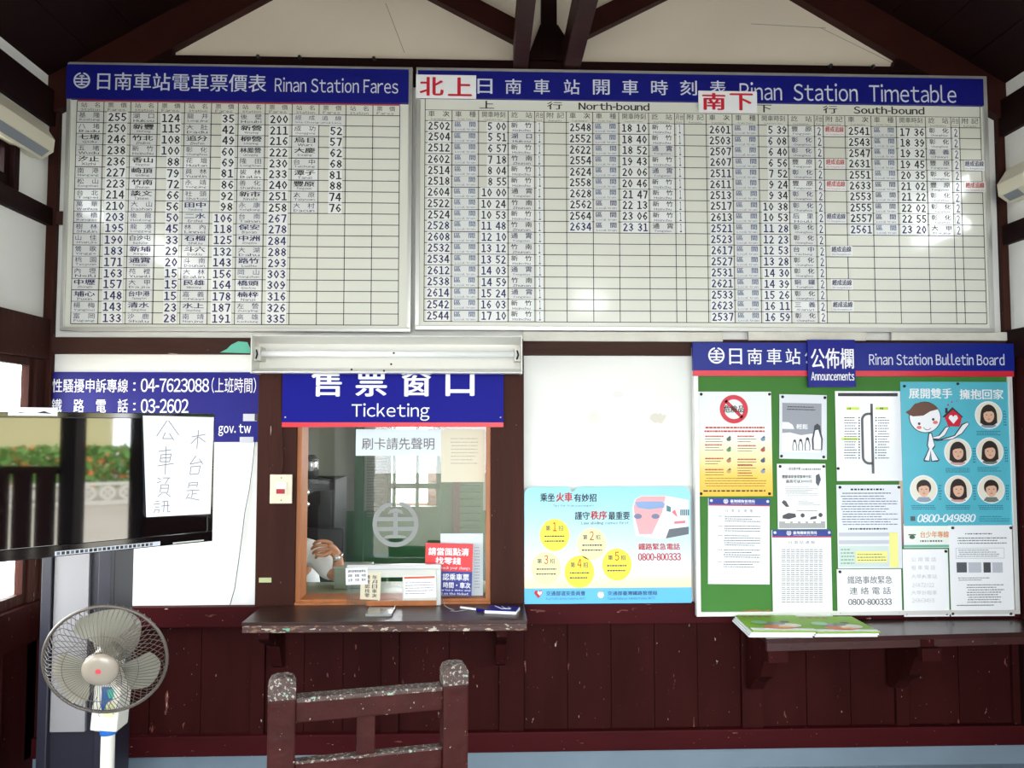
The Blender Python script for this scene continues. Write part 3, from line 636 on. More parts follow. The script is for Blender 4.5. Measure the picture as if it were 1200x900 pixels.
pn = bpy.data.objects.new('ballpoint_pen', None); COL.objects.link(pn); tag(pn, 'white ballpoint pen with a blue cap lying on the ledge', 'pen'); c0 = PY(553, 709, -.17)
pn.location = (c0.x, -.17, .763); pn.rotation_euler = (0, 0, -.55)
MB().tube([(-.06, 0, 0), (.025, 0, 0)], .005, white, 8).build('barrel', pn); MB().tube([(.025, 0, 0), (.05, 0, 0), (.065, 0, 0)], [.0058, .0055, .003], blue2, 8).build('cap', pn)
c1 = PY(525, 709, -.12)
tag(MB().tube([(c1.x-.03, -.06, .80), (c1.x-.015, -.1, .762), (c1.x+.01, -.15, .7595), (c1.x+.03, -.17, .7595), (c1.x+.015, -.19, .7595), (c1.x+.04, -.2, .7595), (c1.x+.09, -.17, .7595), (c1.x+.1, -.15, .7605)], .0016, M('grey string', '#8f8f92', .6), 6).build('pen_string'), 'thin grey string tying the pen to the counter barrier', 'string')
# call button on left post, tapes, wires
r = R(316.5, 556, 342.5, 590, -.05); sw = thing('wall_switch', ((r[0]+r[1])/2, -.05, r[2]), 'beige wall switch with a red rocker on the left post', 'switch')
MB().box(r[0], r[1], -.056, -.045, r[2], r[3], M('beige plastic', '#ddd5bd', .4), .003).build('plate', sw)
k = R(323, 565, 336, 580, -.056); MB().box(k[0], k[1], -.060, -.056, k[2], k[3], M('rocker beige', '#e8e2d2', .4), .001).build('rocker', sw)
k = R(324, 573, 334, 578.5, -.056); MB().box(k[0], k[1], -.063, -.058, k[2], k[3], M('rocker red', '#a82430', .3), .001).build('red_key', sw)
b = MB()
for a, c in ((329.5, 560), (329.5, 586)): p = PY(a, c, -.056); b.lathe([(0, .002), (.003, .001), (.0035, 0)], (p.x, -.056, p.z), steel, 8, 'y')
b.build('screw', sw)
def wire(name, pts, y, rad, lab, m=None):
    b = MB().tube([tuple(PY(a, c, y)) for a, c in pts], rad, m or darkp, 6); return tag(b.build(name), lab, 'cable')
wire('switch_cable', [(330, 440), (329, 470), (330, 500), (331, 520), (332, 540), (331, 557)], -.049, .0022, 'thin brown cable running up the post above the wall switch', post_m)
wire('black_wire', [(303, 487), (302, 500), (299, 515), (296, 545), (292, 575), (287, 600), (284, 625), (280, 655), (275, 690), (269, 711)], -.006, .0018, 'thin black wire hanging down the white wall left of the ticket window')
wire('white_cable', [(302, 437), (303, 455), (301, 468), (303, 480), (302, 492)], -.006, .003, 'short white cable at the right edge of the blue banner', wen)
k = R(303.5, 677, 318, 682.5, -.046); tag(MB().box(k[0], k[1], -.0475, -.045, k[2], k[3], M('yellow green tape', '#b5bd8a', .6)).build('tape_strip'), 'yellow green tape strip low on the left window post', 'tape')
# ================================================================ BLUE BANNER (left)
r = R(56.5, 436, 303, 518, -.012); bn = thing('blue_banner', ((r[0]+r[1])/2, -.01, r[2]), 'blue hotline banner on the white wall partly behind the television', 'banner')
bnm = M('banner indigo', '#1c197c', .4, spec=.2, bump=.3, bscale=6, vary=.12, vscale=6)
MB().box(r[0], r[1], -.012, -.004, r[2], r[3], bnm).build('panel', bn)
b = MB(); y = -.0128
b.text('性騷擾申訴專線', R(61, 444, 150, 460, y), y, white, .01, 3); b.text('：', R(156, 448, 159, 458, y), y, white, .02); b.text('04-7623088', R(165, 443.5, 245, 459.5, y), y, white, .02, 3); b.text('(上班時間)', R(248, 442.5, 300, 460.5, y), y, white, .0, 3)
b.text('鐵　路　電　話', R(60, 467.5, 150, 483.5, y), y, white, .01, 3); b.text('：', R(156, 472, 159, 481, y), y, white, .02); b.text('03-2602', R(165, 467.5, 221, 484, y), y, white, .02, 3); b.text('gov. tw', R(256, 497, 294, 511, y), y, white, .02, 3); b.build('lettering', bn)
tp = M('translucent tape', '#c5c6cc', .4)
for a, lab in (((285, 485, 301, 493.5), 'grey tape strip at the right edge of the blue banner'), ((281, 512, 297, 518.5), 'pale tape strip on the lower right corner of the blue banner')):
    k = R(*a, -.013); tag(MB().box(k[0], k[1], -.0145, -.0125, k[2], k[3], tp).build('tape_strip'), lab, 'tape')
k = R(299, 485, 304.5, 493, -.013); tag(MB().box(k[0], k[1], -.024, -.0125, k[2], k[3], darkp, .002).build('cable_clip'), 'small black cable clip at the right edge of the blue banner', 'clip')
# ================================================================ TRAIN POSTER
r = R(614.5, 570.5, 809.5, 707, -.046)
cyan = M('poster sky print', '#9fd6e6', .45, grad=(r[2], r[3], [(0, '#f3c190'), (.18, '#f1d3b4'), (.36, '#d5e4ee'), (.75, '#a6dbe8'), (1, '#8fd0df')]))
tpz = thing('train_poster', ((r[0]+r[1])/2, -.046, r[2]), 'pale blue safety poster with a pink nosed train, right of the ticket window', 'poster')
y0 = -.049; rad = .035; pts = []
for cx, cz, a0 in ((r[0]+rad, r[3]-rad, 180), (r[1]-rad, r[3]-rad, 90)):
    pts += [(cx+rad*math.cos(math.radians(a0-i*15)), cz+rad*math.sin(math.radians(a0-i*15))) for i in range(7)]
nk = [(PY(a, c, -.046).x, PY(a, c, -.046).z) for a, c in ((666, 570.5), (671, 577), (676, 571), (681, 570.5))]
pts = pts[:7]+nk+pts[7:]+[(r[1], r[2]), (r[0], r[2])]
MB().prism(pts, y0, -.0455, cyan).build('sheet', tpz)
b = MB(); y = y0-.0006; yy = y-.0006
zs = PY(700, 689, y).z; b.rect((r[0], r[1], r[2], zs), y, M('poster blue band', '#58b2e0', .45))
def T(s_, a, m, bo=.0, res=2, y_=None): b.text(s_, R(*a, y), y_ or yy, m, bo, res)
T('乘坐', (633, 578, 650, 588), black, .03); T('火車', (651.5, 577, 671, 588), inkred, .04); T('有妙招', (672.5, 578.5, 699, 588), black, .03); T('Tips for train passengers', (648, 591, 696, 594.5), grey, 0, 1)
T('謹守', (673.5, 599.5, 691, 609), black, .03); T('秩序', (692, 598.5, 711.5, 609), inkred, .04); T('最重要', (713, 599.5, 738, 609), black, .03); T('Law abiding comes first', (681, 611, 737, 615.5), grey, .01, 1)
yel, pyel = M('poster yellow', '#f6e43c', .5), M('poster pale yellow', '#f3eda4', .5)
for cx, cy, m, d in ((650, 627, yel, '1'), (693.5, 637.5, pyel, '2'), (640, 665.5, pyel, '3'), (679, 670, yel, '4'), (723, 661.5, yel, '5')):
    p = PY(cx, cy, y); b.disc(p.x, p.z, .069, .074, y, m)
    T('第', (cx-10.5, cy-11, cx-5, cy-5), inkblue, .02, 1); T(d, (cx-2.5, cy-15, cx+2.5, cy-4.5), inkred, .01); T('招', (cx+4.5, cy-11, cx+10, cy-5), inkblue, .02, 1)
    k = R(cx-12, cy-1.5, cx+12, cy+10, y); b.lines(k, 2, yy, inkblue, int(d)+20, .3, (.12, .25), .12, .1)
T('鐵路緊急電話', (748, 636.5, 797, 644.5), inkred, .03); T('0800-800333', (747.5, 648, 798, 657), inkred, .04)
T('交通部道安委員會', (640, 692.5, 686, 698), inkblue, .02, 1); T('Road Traffic Safety Committee, MOTC', (640, 700, 686, 703.5), inkblue, 0, 1)
T('交通部臺灣鐵路管理局', (712, 692.5, 770, 697.5), inkblue, .02, 1); T('Taiwan Railways Administration, MOTC', (712, 699.5, 768, 703.5), inkblue, 0, 1)
p = PY(704, 697, y); b.disc(p.x, p.z, .016, .016, yy, M('badge buff', '#b59a78', .5), 16); logo(b, p.x, p.z, .014, yy-.0005, white)
hr = lambda cx, cz, s, yq, m: b.poly([(cx, cz-s), (cx-s, cz+.15*s), (cx-s*.75, cz+.75*s), (cx-.3*s, cz+.8*s), (cx, cz+.45*s), (cx+.3*s, cz+.8*s), (cx+s*.75, cz+.75*s), (cx+s, cz+.15*s)], yq, m)
p = PY(631, 696, y); hr(p.x, p.z, .02, yy, inkred); hr(p.x+.006, p.z+.003, .011, yy-.0005, white)
b.build('print', tpz)
b = MB()
def Q(pp, m, yq): b.poly([(PY(a, c, y).x, PY(a, c, y).z) for a, c in pp], yq, m)
tw = M('train white', '#e6eaee', .45); pk = M('train pink', '#f0a2a6', .45); pkd = M('train dark pink', '#e0707c', .45); wb = M('train window blue', '#7f9cc8', .4)
Q([(745, 628), (742, 612), (741, 595), (744, 585), (752, 581), (781, 581), (807, 586), (807, 618), (780, 631), (770, 631.5)], tw, yy)
Q([(749, 626), (744, 606), (742.5, 594), (745, 585), (752, 581.5), (780, 581.5), (776, 600), (770, 613), (764, 626)], pk, yy-.0005)
Q([(744, 588.5), (752, 587.5), (775, 587.5), (779, 590), (778, 595), (760, 597), (747, 595)], wb, yy-.001)
for a in ((747.5, 605), (768, 605)): p = PY(*a, y); b.disc(p.x, p.z, .019, .012, yy-.001, M('lamp grey', '#6a7494', .4), 14)
Q([(780, 631), (784, 620), (807, 617), (807, 626)], M('train underframe', '#5f656c', .5), yy-.0005)
for k in range(5): Q([(797+2.2*k, 597), (798.6+2.2*k, 597), (798.6+2.2*k, 604), (797+2.2*k, 604)], M('side window teal', '#3f7480', .4), yy-.001)
Q([(781, 592), (786, 594), (786, 600), (781, 599)], MATS['side window teal'], yy-.001); Q([(790, 611), (803, 610), (803, 613), (790, 614)], pkd, yy-.001)
Q([(787, 600), (791, 597), (794, 606), (791, 604)], pkd, yy-.0012)
b.build('train_picture', tpz)
sr = random.Random(12)
for (cx, cy, rx_, ry_, hx_) in ((696, 490, 10, 9, '#e6e4dd'), (770, 490, 12, 7, '#dcd7c9'), (702, 545, 34, 17, '#ebebe6'), (742, 540, 18, 20, '#ecebe7'), (724, 462, 8, 5, '#e9e8e3'), (612, 480, 3, 30, '#e6e4dc')):
    p = PY(cx, cy); b = MB(); k = 22
    b.poly([(p.x+rx_*.004*sr.uniform(.6, 1.1)*math.cos(i*6.2832/k), p.z+ry_*.004*sr.uniform(.6, 1.1)*math.sin(i*6.2832/k)) for i in range(k)], -.0007-cx*1e-6, M('stain '+hx_, hx_, .9)); sub(b, 'plaster_stain', wall_back)
# ================================================================ BULLETIN BOARD
yb0, ybf = -.05, -.078
x0, x1, q0, q1 = R(813.5, 400, 1192.5, 722, ybf); q1 = PY(1000, 402, ybf).z; q0 = PY(1000, 721.5, ybf).z
bb = thing('bulletin_board', ((x0+x1)/2, -.05, q0), 'green bulletin board with a blue and red header, right of the train poster', 'notice board')
frame(bb, x0+.006, x1-.006, q0, q1-.02, -.03, ybf+.004, .02, M('white aluminium', '#dcdcd8', .35, .2))
MB().box(x0+.02, x1-.02, -.062, -.032, q0+.02, q1-.03, green).build('felt_panel', bb)
zr0, zr1 = PY(1000, 441, ybf).z, PY(1000, 434.5, ybf).z
MB().box(x0, x1, ybf-.006, -.06, zr1, q1, blue3, .001).build('header_strip', bb); MB().box(x0+.003, x1-.003, ybf-.004, -.06, zr0, zr1, M('tape red', '#d42a3c', .35)).build('red_stripe', bb)
yl = ybf-.0068; b = MB(); p = PY(839.5, 416.5, yl); logo(b, p.x, p.z, .0385, yl, white)
for ch, a, c in (('日', 854.5, 869.5), ('南', 876, 893), ('車', 898.5, 916), ('站', 920.5, 938), ('公', 943, 958)): b.text(ch, R(a, 408.5, c, 427, yl), yl, white, .01, 3)
b.text('Rinan Station Bulletin Board', R(1018.5, 414.5, 1177, 428, yl), yl, hdr_w, .01, 3); b.build('header_lettering', bb)
rs = M('rust', '#9a6a2c', .9); b = MB()
for k in range(9): p = PY(872+3.6*k, 717.5-rnd.random()*1.5, -.063); b.disc(p.x, p.z, .009, .005+.004*rnd.random(), -.0625, rs, 7)
b.build('rust_spots', bb)
# announcements plate
r = R(947, 398, 1002.5, 453.5, -.1); an = thing('announcements_plate', ((r[0]+r[1])/2, -.1, r[2]), 'small blue Announcements plate over the bulletin board header', 'sign')
MB().box(r[0], r[1], -.1, -.088, r[2], r[3], M('plate blue', '#0d1480', .4, spec=.3), .001).build('plate', an)
b = MB(); b.text('公佈欄', R(950, 408, 1000.5, 432, -.1), -.1008, white, .02, 3); b.text('Announcements', R(950.5, 436, 1001, 446, -.1), -.1008, white, .03, 3); b.build('lettering', an)
# ---------------- sheets on the board
YS = -.066
def pin4(a, b_, c, d): return [(a+3, b_+3), (c-3, b_+3), (a+3, d-3), (c-3, d-3)]
gy = YS-.0022
# 1 dangerous goods
px = (818.5, 459, 904.5, 581.5); r = R(*px, YS)
dg = sheet('dangerous_goods_poster', px, YS, M('poster warm print', '#ffffff', .5, grad=(r[2], r[3], [(0, '#e9b738'), (.2, '#efca5c'), (.42, '#f0e4bb'), (.6, '#e8ece8'), (1, '#e6eaea')])), 'poster with a red prohibition ring fading to yellow below, upper left of the bulletin board', 'poster', pins=pin4(*px))
b = MB(); p = PY(860, 479.5, gy); b.ring(p.x, p.z, .046, .067, gy, red, 0, 360, 32); b.line((p.x-.04, p.z+.04), (p.x+.04, p.z-.04), .016, gy, red); b.text('危險品', R(848, 475, 872, 483.5, gy), gy-.0006, black, .03, 2)
b.lines(R(825, 499, 896, 507.5, gy), 2, gy, inkred, 5, .45, (.05, .12), .15, .1)
for k, (a, c) in enumerate(((826, 510), (864, 510), (826, 520), (864, 521), (826, 536), (864, 537), (826, 549), (864, 544), (864, 553))):
    b.lines(R(a, c, a+22, c+2.6, gy), 1, gy, inkred, 30+k, .6, (.1, .3), .2, .3); b.lines(R(a, c+3, a+22, c+9, gy), 2, gy, black, 50+k, .28, (.08, .2), .2, .3)
cl = ['#5a6f5e', '#6f8fb4', '#5c9150', '#b84c44', '#b8785a', '#45506e', '#d0a050', '#8d95b8']
for k in range(8):
    p = PY((854, 894)[k % 2], 514+12.6*(k//2), gy); m = M('icon %d' % k, cl[k], .6)
    b.disc(p.x, p.z-.003, .011, .009, gy, m, 9); b.poly([(p.x-.008, p.z+.002), (p.x+.012, p.z+.004), (p.x+.006, p.z+.014)], gy-.0005, M('icon grey', '#5d6266', .6))
b.lines(R(825, 559, 898, 571, gy), 4, gy, M('brown print', '#a5702c', .6), 70, .3, (.05, .15), .2); b.lines(R(824, 573.5, 897, 577, gy), 1, gy, black, 72, .5, (.05, .15), .4, .1); b.build('print', dg)
# 2 penguin print
px = (912.5, 462.5, 968, 538); pg = sheet('penguin_sheet', px, YS, paperg, 'black and white sheet with penguins pinned at the top of the bulletin board', 'poster', pins=pin4(*px), rot=.02)
b = MB(); b.rect(R(916, 472.5, 962, 530, gy), gy, M('print sky grey', '#9a9da6', .6)); 
def QQ(pp, m, yq): b.poly([(PY(a, c, gy).x, PY(a, c, gy).z) for a, c in pp], yq, m)
QQ([(916, 508), (925, 507), (938, 510), (950, 508), (962, 508), (962, 530), (916, 530)], paper, gy-.0005); QQ([(916, 495), (923, 495), (928, 498), (930, 503), (916, 503)], paper, gy-.0005)
b.lines(R(921, 475.5, 954, 481.5, gy), 2, gy-.0006, black, 81, .35, (.08, .2), .2, .1); b.text('輕鬆', R(932.5, 497, 946, 503, gy), gy-.0006, white, .02, 1)
def penguin(cx, by, h):
    w = h*.36; f = lambda x, z: (PY(cx, by, gy).x+x*.004, PY(cx, by, gy).z+z*.004)
    b.poly([f(-w*.5, h*.06), f(w*.5, h*.06), f(w*.55, h*.45), f(w*.36, h*.74), f(w*.3, h*.92), f(0, h), f(-w*.3, h*.92), f(-w*.36, h*.74), f(-w*.55, h*.45)], gy-.0009, M('penguin dark', '#3f434c', .6))
    b.poly([f(-w*.34, h*.08), f(w*.36, h*.08), f(w*.38, h*.45), f(w*.1, h*.78), f(-w*.2, h*.76), f(-w*.38, h*.45)], gy-.0013, paper)
penguin(957.5, 529, 33); 
for cx, h in ((931, 14), (938, 15), (946, 17)): penguin(cx, 529, h)
b.build('print', pg)
# 3 route diagram sheet
px = (979.5, 458.5, 1056, 563.5); rd = sheet('route_map_sheet', px, YS, M('laminated paper', '#dde1e6', .2, coat=.6), 'laminated sheet with a looped black and grey rail line diagram', 'poster', pins=[(982, 549)])
b = MB(); b.rect(R(982, 460.5, 1052, 464.5, gy), gy, M('dark band', '#33343a', .5)); g1 = M('route grey', '#5b5d62', .5)
b.rect(R(1020.7, 473, 1023.8, 555, gy), gy, g1); 
for k in range(2):
    w = .012; xa_, xb_ = PY(1010.5, 500, gy).x, PY(1022, 500, gy).x; za, zc_ = PY(1010, 485, gy).z, PY(1010, 543, gy).z
b.rect((xa_-.006, xa_+.006, zc_+.03, za-.03), gy, g1); b.ring(xa_+.03, za-.03, .024, .036, gy, g1, 90, 180, 10); b.ring(xa_+.03, zc_+.03, .024, .036, gy, g1, 180, 270, 10); b.rect((xa_+.03, xb_, za-.006, za+.006), gy, g1); b.rect((xa_+.03, xb_, zc_-.006, zc_+.006), gy, g1)
lime = M('lime highlight', '#c9e85c', .5); b.rect(R(991.5, 477, 1007, 480.5, gy), gy, lime); b.rect(R(1026, 477, 1041, 480.5, gy), gy, lime); b.rect(R(986, 513, 1006, 516, gy), gy, lime)
for k in range(16):
    c = 489.5+k*3.15
    for a, m in ((1006.8, black), (1026.5, black if k % 4 != 2 else lgrey)): b.rect(R(a-.8, c-.8, a+.8, c+.8, gy), gy-.0005, m)
    b.lines(R(989, c-1.3, 1004.5, c+1.3, gy), 1, gy-.0005, grey, 100+k, .45, (.2, .4), .2, .2); b.lines(R(1028.5, c-1.3, 1042, c+1.3, gy), 1, gy-.0005, grey, 120+k, .45, (.2, .4), .2, .3)
b.text('山 線', R(993, 477.3, 997, 480, gy), gy-.0006, black, .02, 1); b.text('海 線', R(1031, 477.3, 1035, 480, gy), gy-.0006, black, .02, 1)
b.build('print', rd)
# 4 bonus notice
px = (911, 543.5, 968, 620); bo = sheet('cartoon_notice', px, YS-.0005, paper, 'white notice with a dark landscape strip at its foot, below the penguin sheet', 'poster', pins=pin4(*px)[:2])
b = MB(); g4 = gy-.0006; b.text('一起去看中華', R(922, 547.5, 938, 551, g4), g4, black, .02, 1); b.lines(R(939, 548, 962, 551.5, g4), 1, g4, grey, 131, .6)
b.text('體驗城家後家族來分紅', R(916.5, 556.5, 951, 560.5, g4), g4, black, .02, 1); b.text('最高可以3000元', R(921, 562, 952, 566, g4), g4, black, .02, 1)
b.lines(R(920, 569, 958, 582, g4), 6, g4, grey, 133, .25); b.lines(R(935, 586, 961, 593, g4), 3, g4, grey, 134, .25, ragged=.5); b.lines(R(933, 597, 958, 600, g4), 1, g4, black, 135, .3)
dk = M('toner dark', '#4c4c50', .6); b.rect(R(913, 611, 967, 619, g4), g4, M('toner mid', '#a6a6a6', .6))
def Q4(pp, m, q=g4-.0005): b.poly([(PY(a, c, g4).x, PY(a, c, g4).z) for a, c in pp], q, m)
Q4([(917, 604), (924, 601), (932, 602), (933, 606), (924, 608.5), (917, 607.5)], dk); Q4([(916, 589), (918, 586), (921, 587), (925, 594), (921, 594)], dk)
for a, c in ((940.5, 604), (961.5, 603.5)): p = PY(a, c, g4); b.disc(p.x, p.z, .01, .01, g4-.0005, dk, 12)
Q4([(956, 557), (960, 555), (962, 562), (959, 570), (956, 566)], grey); Q4([(950, 606), (957, 604.5), (957, 608), (949, 609)], dk)
for k in range(5): Q4([(920+k*9, 609), (925+k*9, 608.5), (926+k*9, 613), (920+k*9, 613)], paper)
b.build('print', bo)
# 5,6 blue header notices
def hdrsheet(px, ys, lab, seed, table=False, rot=0):
    rt_ = sheet('station_notice', px, ys, paper, lab, 'poster', pins=pin4(*px), pinm=M('pale pin', '#d8dce8', .4), rot=rot); g = ys-.0022; b = MB(); W = px[2]-px[0]
    b.rect(R(px[0], px[1], px[2], px[1]+7.5, g), g, M('notice blue', '#283a8c', .5)); b.rect(R(px[0], px[1]+7.5, px[2], px[1]+9, g), g, M('notice crimson', '#b83a50', .5))
    p = PY(px[0]+W*.28, px[1]+3.6, g); logo(b, p.x, p.z, .011, g-.0006, white)
    b.text('臺灣鐵路管理局', R(px[0]+W*.35, px[1]+1.5, px[0]+W*.75, px[1]+5, g), g-.0006, white, .02, 1); b.text('Taiwan Railways Administration', R(px[0]+W*.35, px[1]+5.6, px[0]+W*.75, px[1]+6.9, g), g-.0006, white, 0, 1)
    b.text('日 南 站 通 報' if table else '日　南　站　通　報', R(px[0]+W*.28, px[1]+12.5, px[0]+W*.72, px[1]+16.5, g), g, grey, .0, 1)
    if table:
        for i in range(26):
            for j in range(9): b.lines(R(px[0]+W*(.16+.078*j), px[1]+22+i*2.45, px[0]+W*(.16+.078*j+.066), px[1]+24.2+i*2.45, g), 1, g, grey, seed+i*9+j, .5, (.3, .6), .15, .1)
    else:
        z = px[1]+20
        for k, ln in enumerate((3, 3, 5, 4, 3)):
            b.lines(R(px[0]+W*.16, z, px[0]+W*.24, z+2.6, g), 1, g, grey, seed+k, .45, (.3, .5)); b.lines(R(px[0]+W*.25, z, px[0]+W*.85, z+2.75*ln, g), ln, g, grey, seed+k+7, .42, (.05, .14), .18); z += 2.75*ln+3
    b.build('print', rt_)
hdrsheet((829, 584, 901, 684.5), YS-.0005, 'blue headed text notice pinned lower left on the bulletin board', 200, rot=.015)
hdrsheet((905, 621, 974.5, 724), YS-.003, 'blue headed sheet with a dense number table, overhanging the board foot', 300, True)
# 7 wordy sheet with grey bands
px = (981, 568, 1056, 666); wp = sheet('rules_sheet', px, YS, paperg, 'laminated rules sheet with grey bands and a yellow block', 'poster', pins=pin4(*px)[:2])
b = MB(); b.lines(R(996, 571, 1040, 576, gy), 1, gy, black, 401, .4, ragged=.1); b.lines(R(985, 577, 1048, 579, gy), 1, gy, black, 402, .5, ragged=.1)
b.lines(R(985, 580, 1052, 616, gy), 12, gy, M('ink soft', '#6f7480', .6), 403, .36, (.05, .2)); b.lines(R(994, 618, 1040, 621.5, gy), 1, gy, black, 404, .5)
b.rect(R(983, 624, 1052, 628.5, gy), gy, lgrey); b.rect(R(983, 633, 1042, 637.5, gy), gy, lgrey); b.rect(R(983, 640, 1042, 664, gy), gy, M('mint tint', '#c9d8d2', .6)); yb_ = M('yellow block', '#ece98c', .6); b.rect(R(1042.5, 624, 1052.5, 665, gy), gy-.0005, yb_); b.rect(R(1003, 646, 1040, 659, gy), gy-.0005, yb_)
b.lines(R(1004, 648, 1038, 658, gy), 3, gy-.001, grey, 406, .3, (.08, .2)); b.lines(R(985, 642, 1001, 662, gy), 5, gy-.0008, M('leaf print', '#5d9a6c', .6), 407, .3, (.2, .5)); b.build('print', wp)
# 8 emergency phone
px = (981, 667, 1056.5, 721); ep = sheet('emergency_phone_sheet', px, YS-.001, paper, 'white sheet with the rail emergency phone number in large characters', 'poster', pins=[(984, 670), (984, 718), (1053, 718)])
b = MB(); g8 = gy-.001; ki = M('grey black ink', '#3a3a3e', .6); b.text('鐵路事故緊急', R(993, 675, 1045.5, 684, g8), g8, ki, .0, 2); b.text('連 絡 電 話', R(995.5, 688, 1044, 696.5, g8), g8, ki, 0, 2); b.text('0800-800333', R(994, 701.5, 1045, 709, g8), g8, ki, .02, 2); b.build('print', ep)
# 10 strip
px = (1059, 614, 1112.5, 642); st = sheet('youth_line_strip', px, YS, M('strip cream', '#eef3ea', .5), 'pale strip with orange characters and a green telephone', 'poster')
b = MB(); b.rect(R(1059, 638.5, 1112.5, 641.5, gy), gy, M('teal strip', '#6fb5a0', .5)); b.text('台少年專線', R(1078.5, 622.5, 1112, 630, gy), gy, M('orange print', '#dd8a48', .5), .02, 2); p = PY(1069, 629.5, gy); b.disc(p.x, p.z, .014, .009, gy, M('phone green', '#4d6650', .5), 12); b.rect((p.x-.018, p.x+.018, p.z+.008, p.z+.014), gy, MATS['phone green']); b.lines(R(1078, 632, 1110, 636, gy), 1, gy, grey, 411, .5); b.build('print', st)
# 11 faint list
px = (1058.5, 643.5, 1111.5, 722.5); fl_ = sheet('faded_phone_list', px, YS-.001, paper, 'white sheet with faded phone numbers near the board foot', 'poster', pins=[(1108, 646), (1109, 719), (1062, 719)])
b = MB(); fk = M('faded ink', '#c3c5c8', .6); g = gy-.001
for s_, c, a0, a1 in (('公 用 電 話', 653, 1068, 1097), ('租 車 電 話', 662.5, 1068, 1096), ('大甲火車站', 673, 1068, 1098), ('26872022', 683, 1069, 1095), ('大甲計程車', 692, 1068, 1098), ('26863493', 701, 1069, 1095)): b.text(s_, R(a0, c, a1, c+5.2, g), g, fk, .0, 1)
b.build('print', fl_)
# 12 typed sheet
px = (1113, 615.5, 1187, 722); ty_ = sheet('typed_notice', px, YS-.003, paper, 'typed notice with a row of small grey pictures, lower right of the bulletin board', 'poster', pins=pin4(*px))
b = MB(); g = YS-.0052; b.lines(R(1131, 624, 1163, 627, g), 1, g, black, 420, .4, ragged=0); b.lines(R(1121, 629, 1180, 638, g), 3, g, grey, 421, .35); b.rect(R(1120, 642, 1177, 654.5, g), g, lgrey); b.rect(R(1120.6, 642.6, 1176.4, 653.9, g), g-.0004, paper); b.lines(R(1122, 643.5, 1174, 653, g), 4, g-.0008, grey, 422, .3)
for a, c, m in ((1121, 1133, grey), (1135, 1150, lgrey), (1152.5, 1161, dk), (1163, 1175, lgrey)): b.rect(R(a, 659, c, 671, g), g, m)
b.lines(R(1122, 676, 1160, 681, g), 2, g, grey, 424, .35); b.lines(R(1133, 684, 1177, 707, g), 8, g, grey, 425, .36); b.lines(R(1121, 708, 1165, 710.5, g), 1, g, black, 426, .4); b.build('print', ty_)
# 9 cyan poster
px = (1057, 447.5, 1186.5, 616); cyp = sheet('missing_children_poster', px, YS-.001, M('poster cyan', '#59bdd0', .4, coat=.2, vary=.1, vscale=3), 'cyan poster with a cartoon child and round portrait photographs', 'poster', pins=[(1059.5, 452.5), (1122, 449.8)])
b = MB(); g = gy-.001; g2, g3, g5 = g-.0005, g-.001, g-.0015
b.text('展開雙手', R(1065, 455, 1116, 467, g), g, white, .03, 3); b.text('擁抱回家', R(1124.5, 456, 1176, 468, g), g, white, .03, 3)
dkb = M('outline ink', '#2c2c34', .5); hair_c = M('cartoon brown', '#6b4a3c', .5)
def DD(a, c, rx, rz, yq, m, n=24): p = PY(a, c, g); b.disc(p.x, p.z, rx*.00403, rz*.00403, yq, m, n)
def PQ(pp, m, yq): b.poly([(PY(a, c, g).x, PY(a, c, g).z) for a, c in pp], yq, m)
DD(1084, 489, 19.3, 18.5, g, dkb); DD(1084, 489, 18.3, 17.6, g2, white); PQ([(1061, 483), (1066, 480), (1072, 473), (1082, 471), (1093, 473), (1099.5, 479.5), (1090, 482), (1082, 487), (1070, 488), (1065, 486)], hair_c, g3)
for a, c in ((1077, 496.5), (1093.5, 491.5)): DD(a, c, 1.6, 1.6, g3, dkb, 10)
for a, c in ((1077, 501), (1096, 495)): DD(a, c, 3, 2, g3, M('cheek', '#e8776c', .5), 12)
p = PY(1086.5, 499, g); b.ring(p.x, p.z, .018, .0205, g3, dkb, 200, 330, 10)
PQ([(1087, 514), (1100, 510), (1108, 500), (1113, 499.5), (1108, 510), (1100, 515), (1118, 510), (1127, 497), (1134, 494), (1136, 497), (1128, 508), (1117, 515), (1098, 517)], dkb, g); PQ([(1089, 513.6), (1101, 510.6), (1108.5, 501), (1112, 500.3), (1107, 509.6), (1100, 514)], white, g2); PQ([(1104, 515.5), (1119, 510.8), (1128, 498), (1134, 495), (1135, 497), (1127, 507.6), (1116, 514.2)], white, g2)
PQ([(1088, 507), (1092, 507), (1096, 523), (1093, 527), (1101, 539), (1099, 541), (1091, 541), (1090.5, 530), (1089.5, 541), (1083, 541), (1082, 539), (1088, 526), (1086, 522)], dkb, g2); PQ([(1089, 508), (1091, 508), (1095, 522), (1092, 526), (1099.5, 539), (1092, 540), (1090.5, 528), (1088.5, 540), (1083.5, 539), (1089, 526), (1087.2, 522)], white, g3)
PQ([(1104, 489), (1116, 477), (1129, 489)], dkb, g2); PQ([(1107, 489), (1116.5, 480), (1127, 489), (1124.5, 500), (1111, 499.5)], red, g3); PQ([(1107.5, 478), (1110.5, 478), (1110.5, 484), (1107.5, 484)], dkb, g2); p = PY(1117, 491, g); hr(p.x, p.z, .023, g5, white)
for a, c, s_ in ((1111, 474.5, 1.3), (1115.5, 471, 1.1), (1121, 470, .9)): DD(a, c, s_, s_, g, M('magenta dot', '#b84a86', .5), 8)
skin_p = M('portrait skin', '#e3b79c', .5); hairk = M('portrait hair', '#2e241f', .5); rim = M('portrait ground', '#eae6d6', .5)
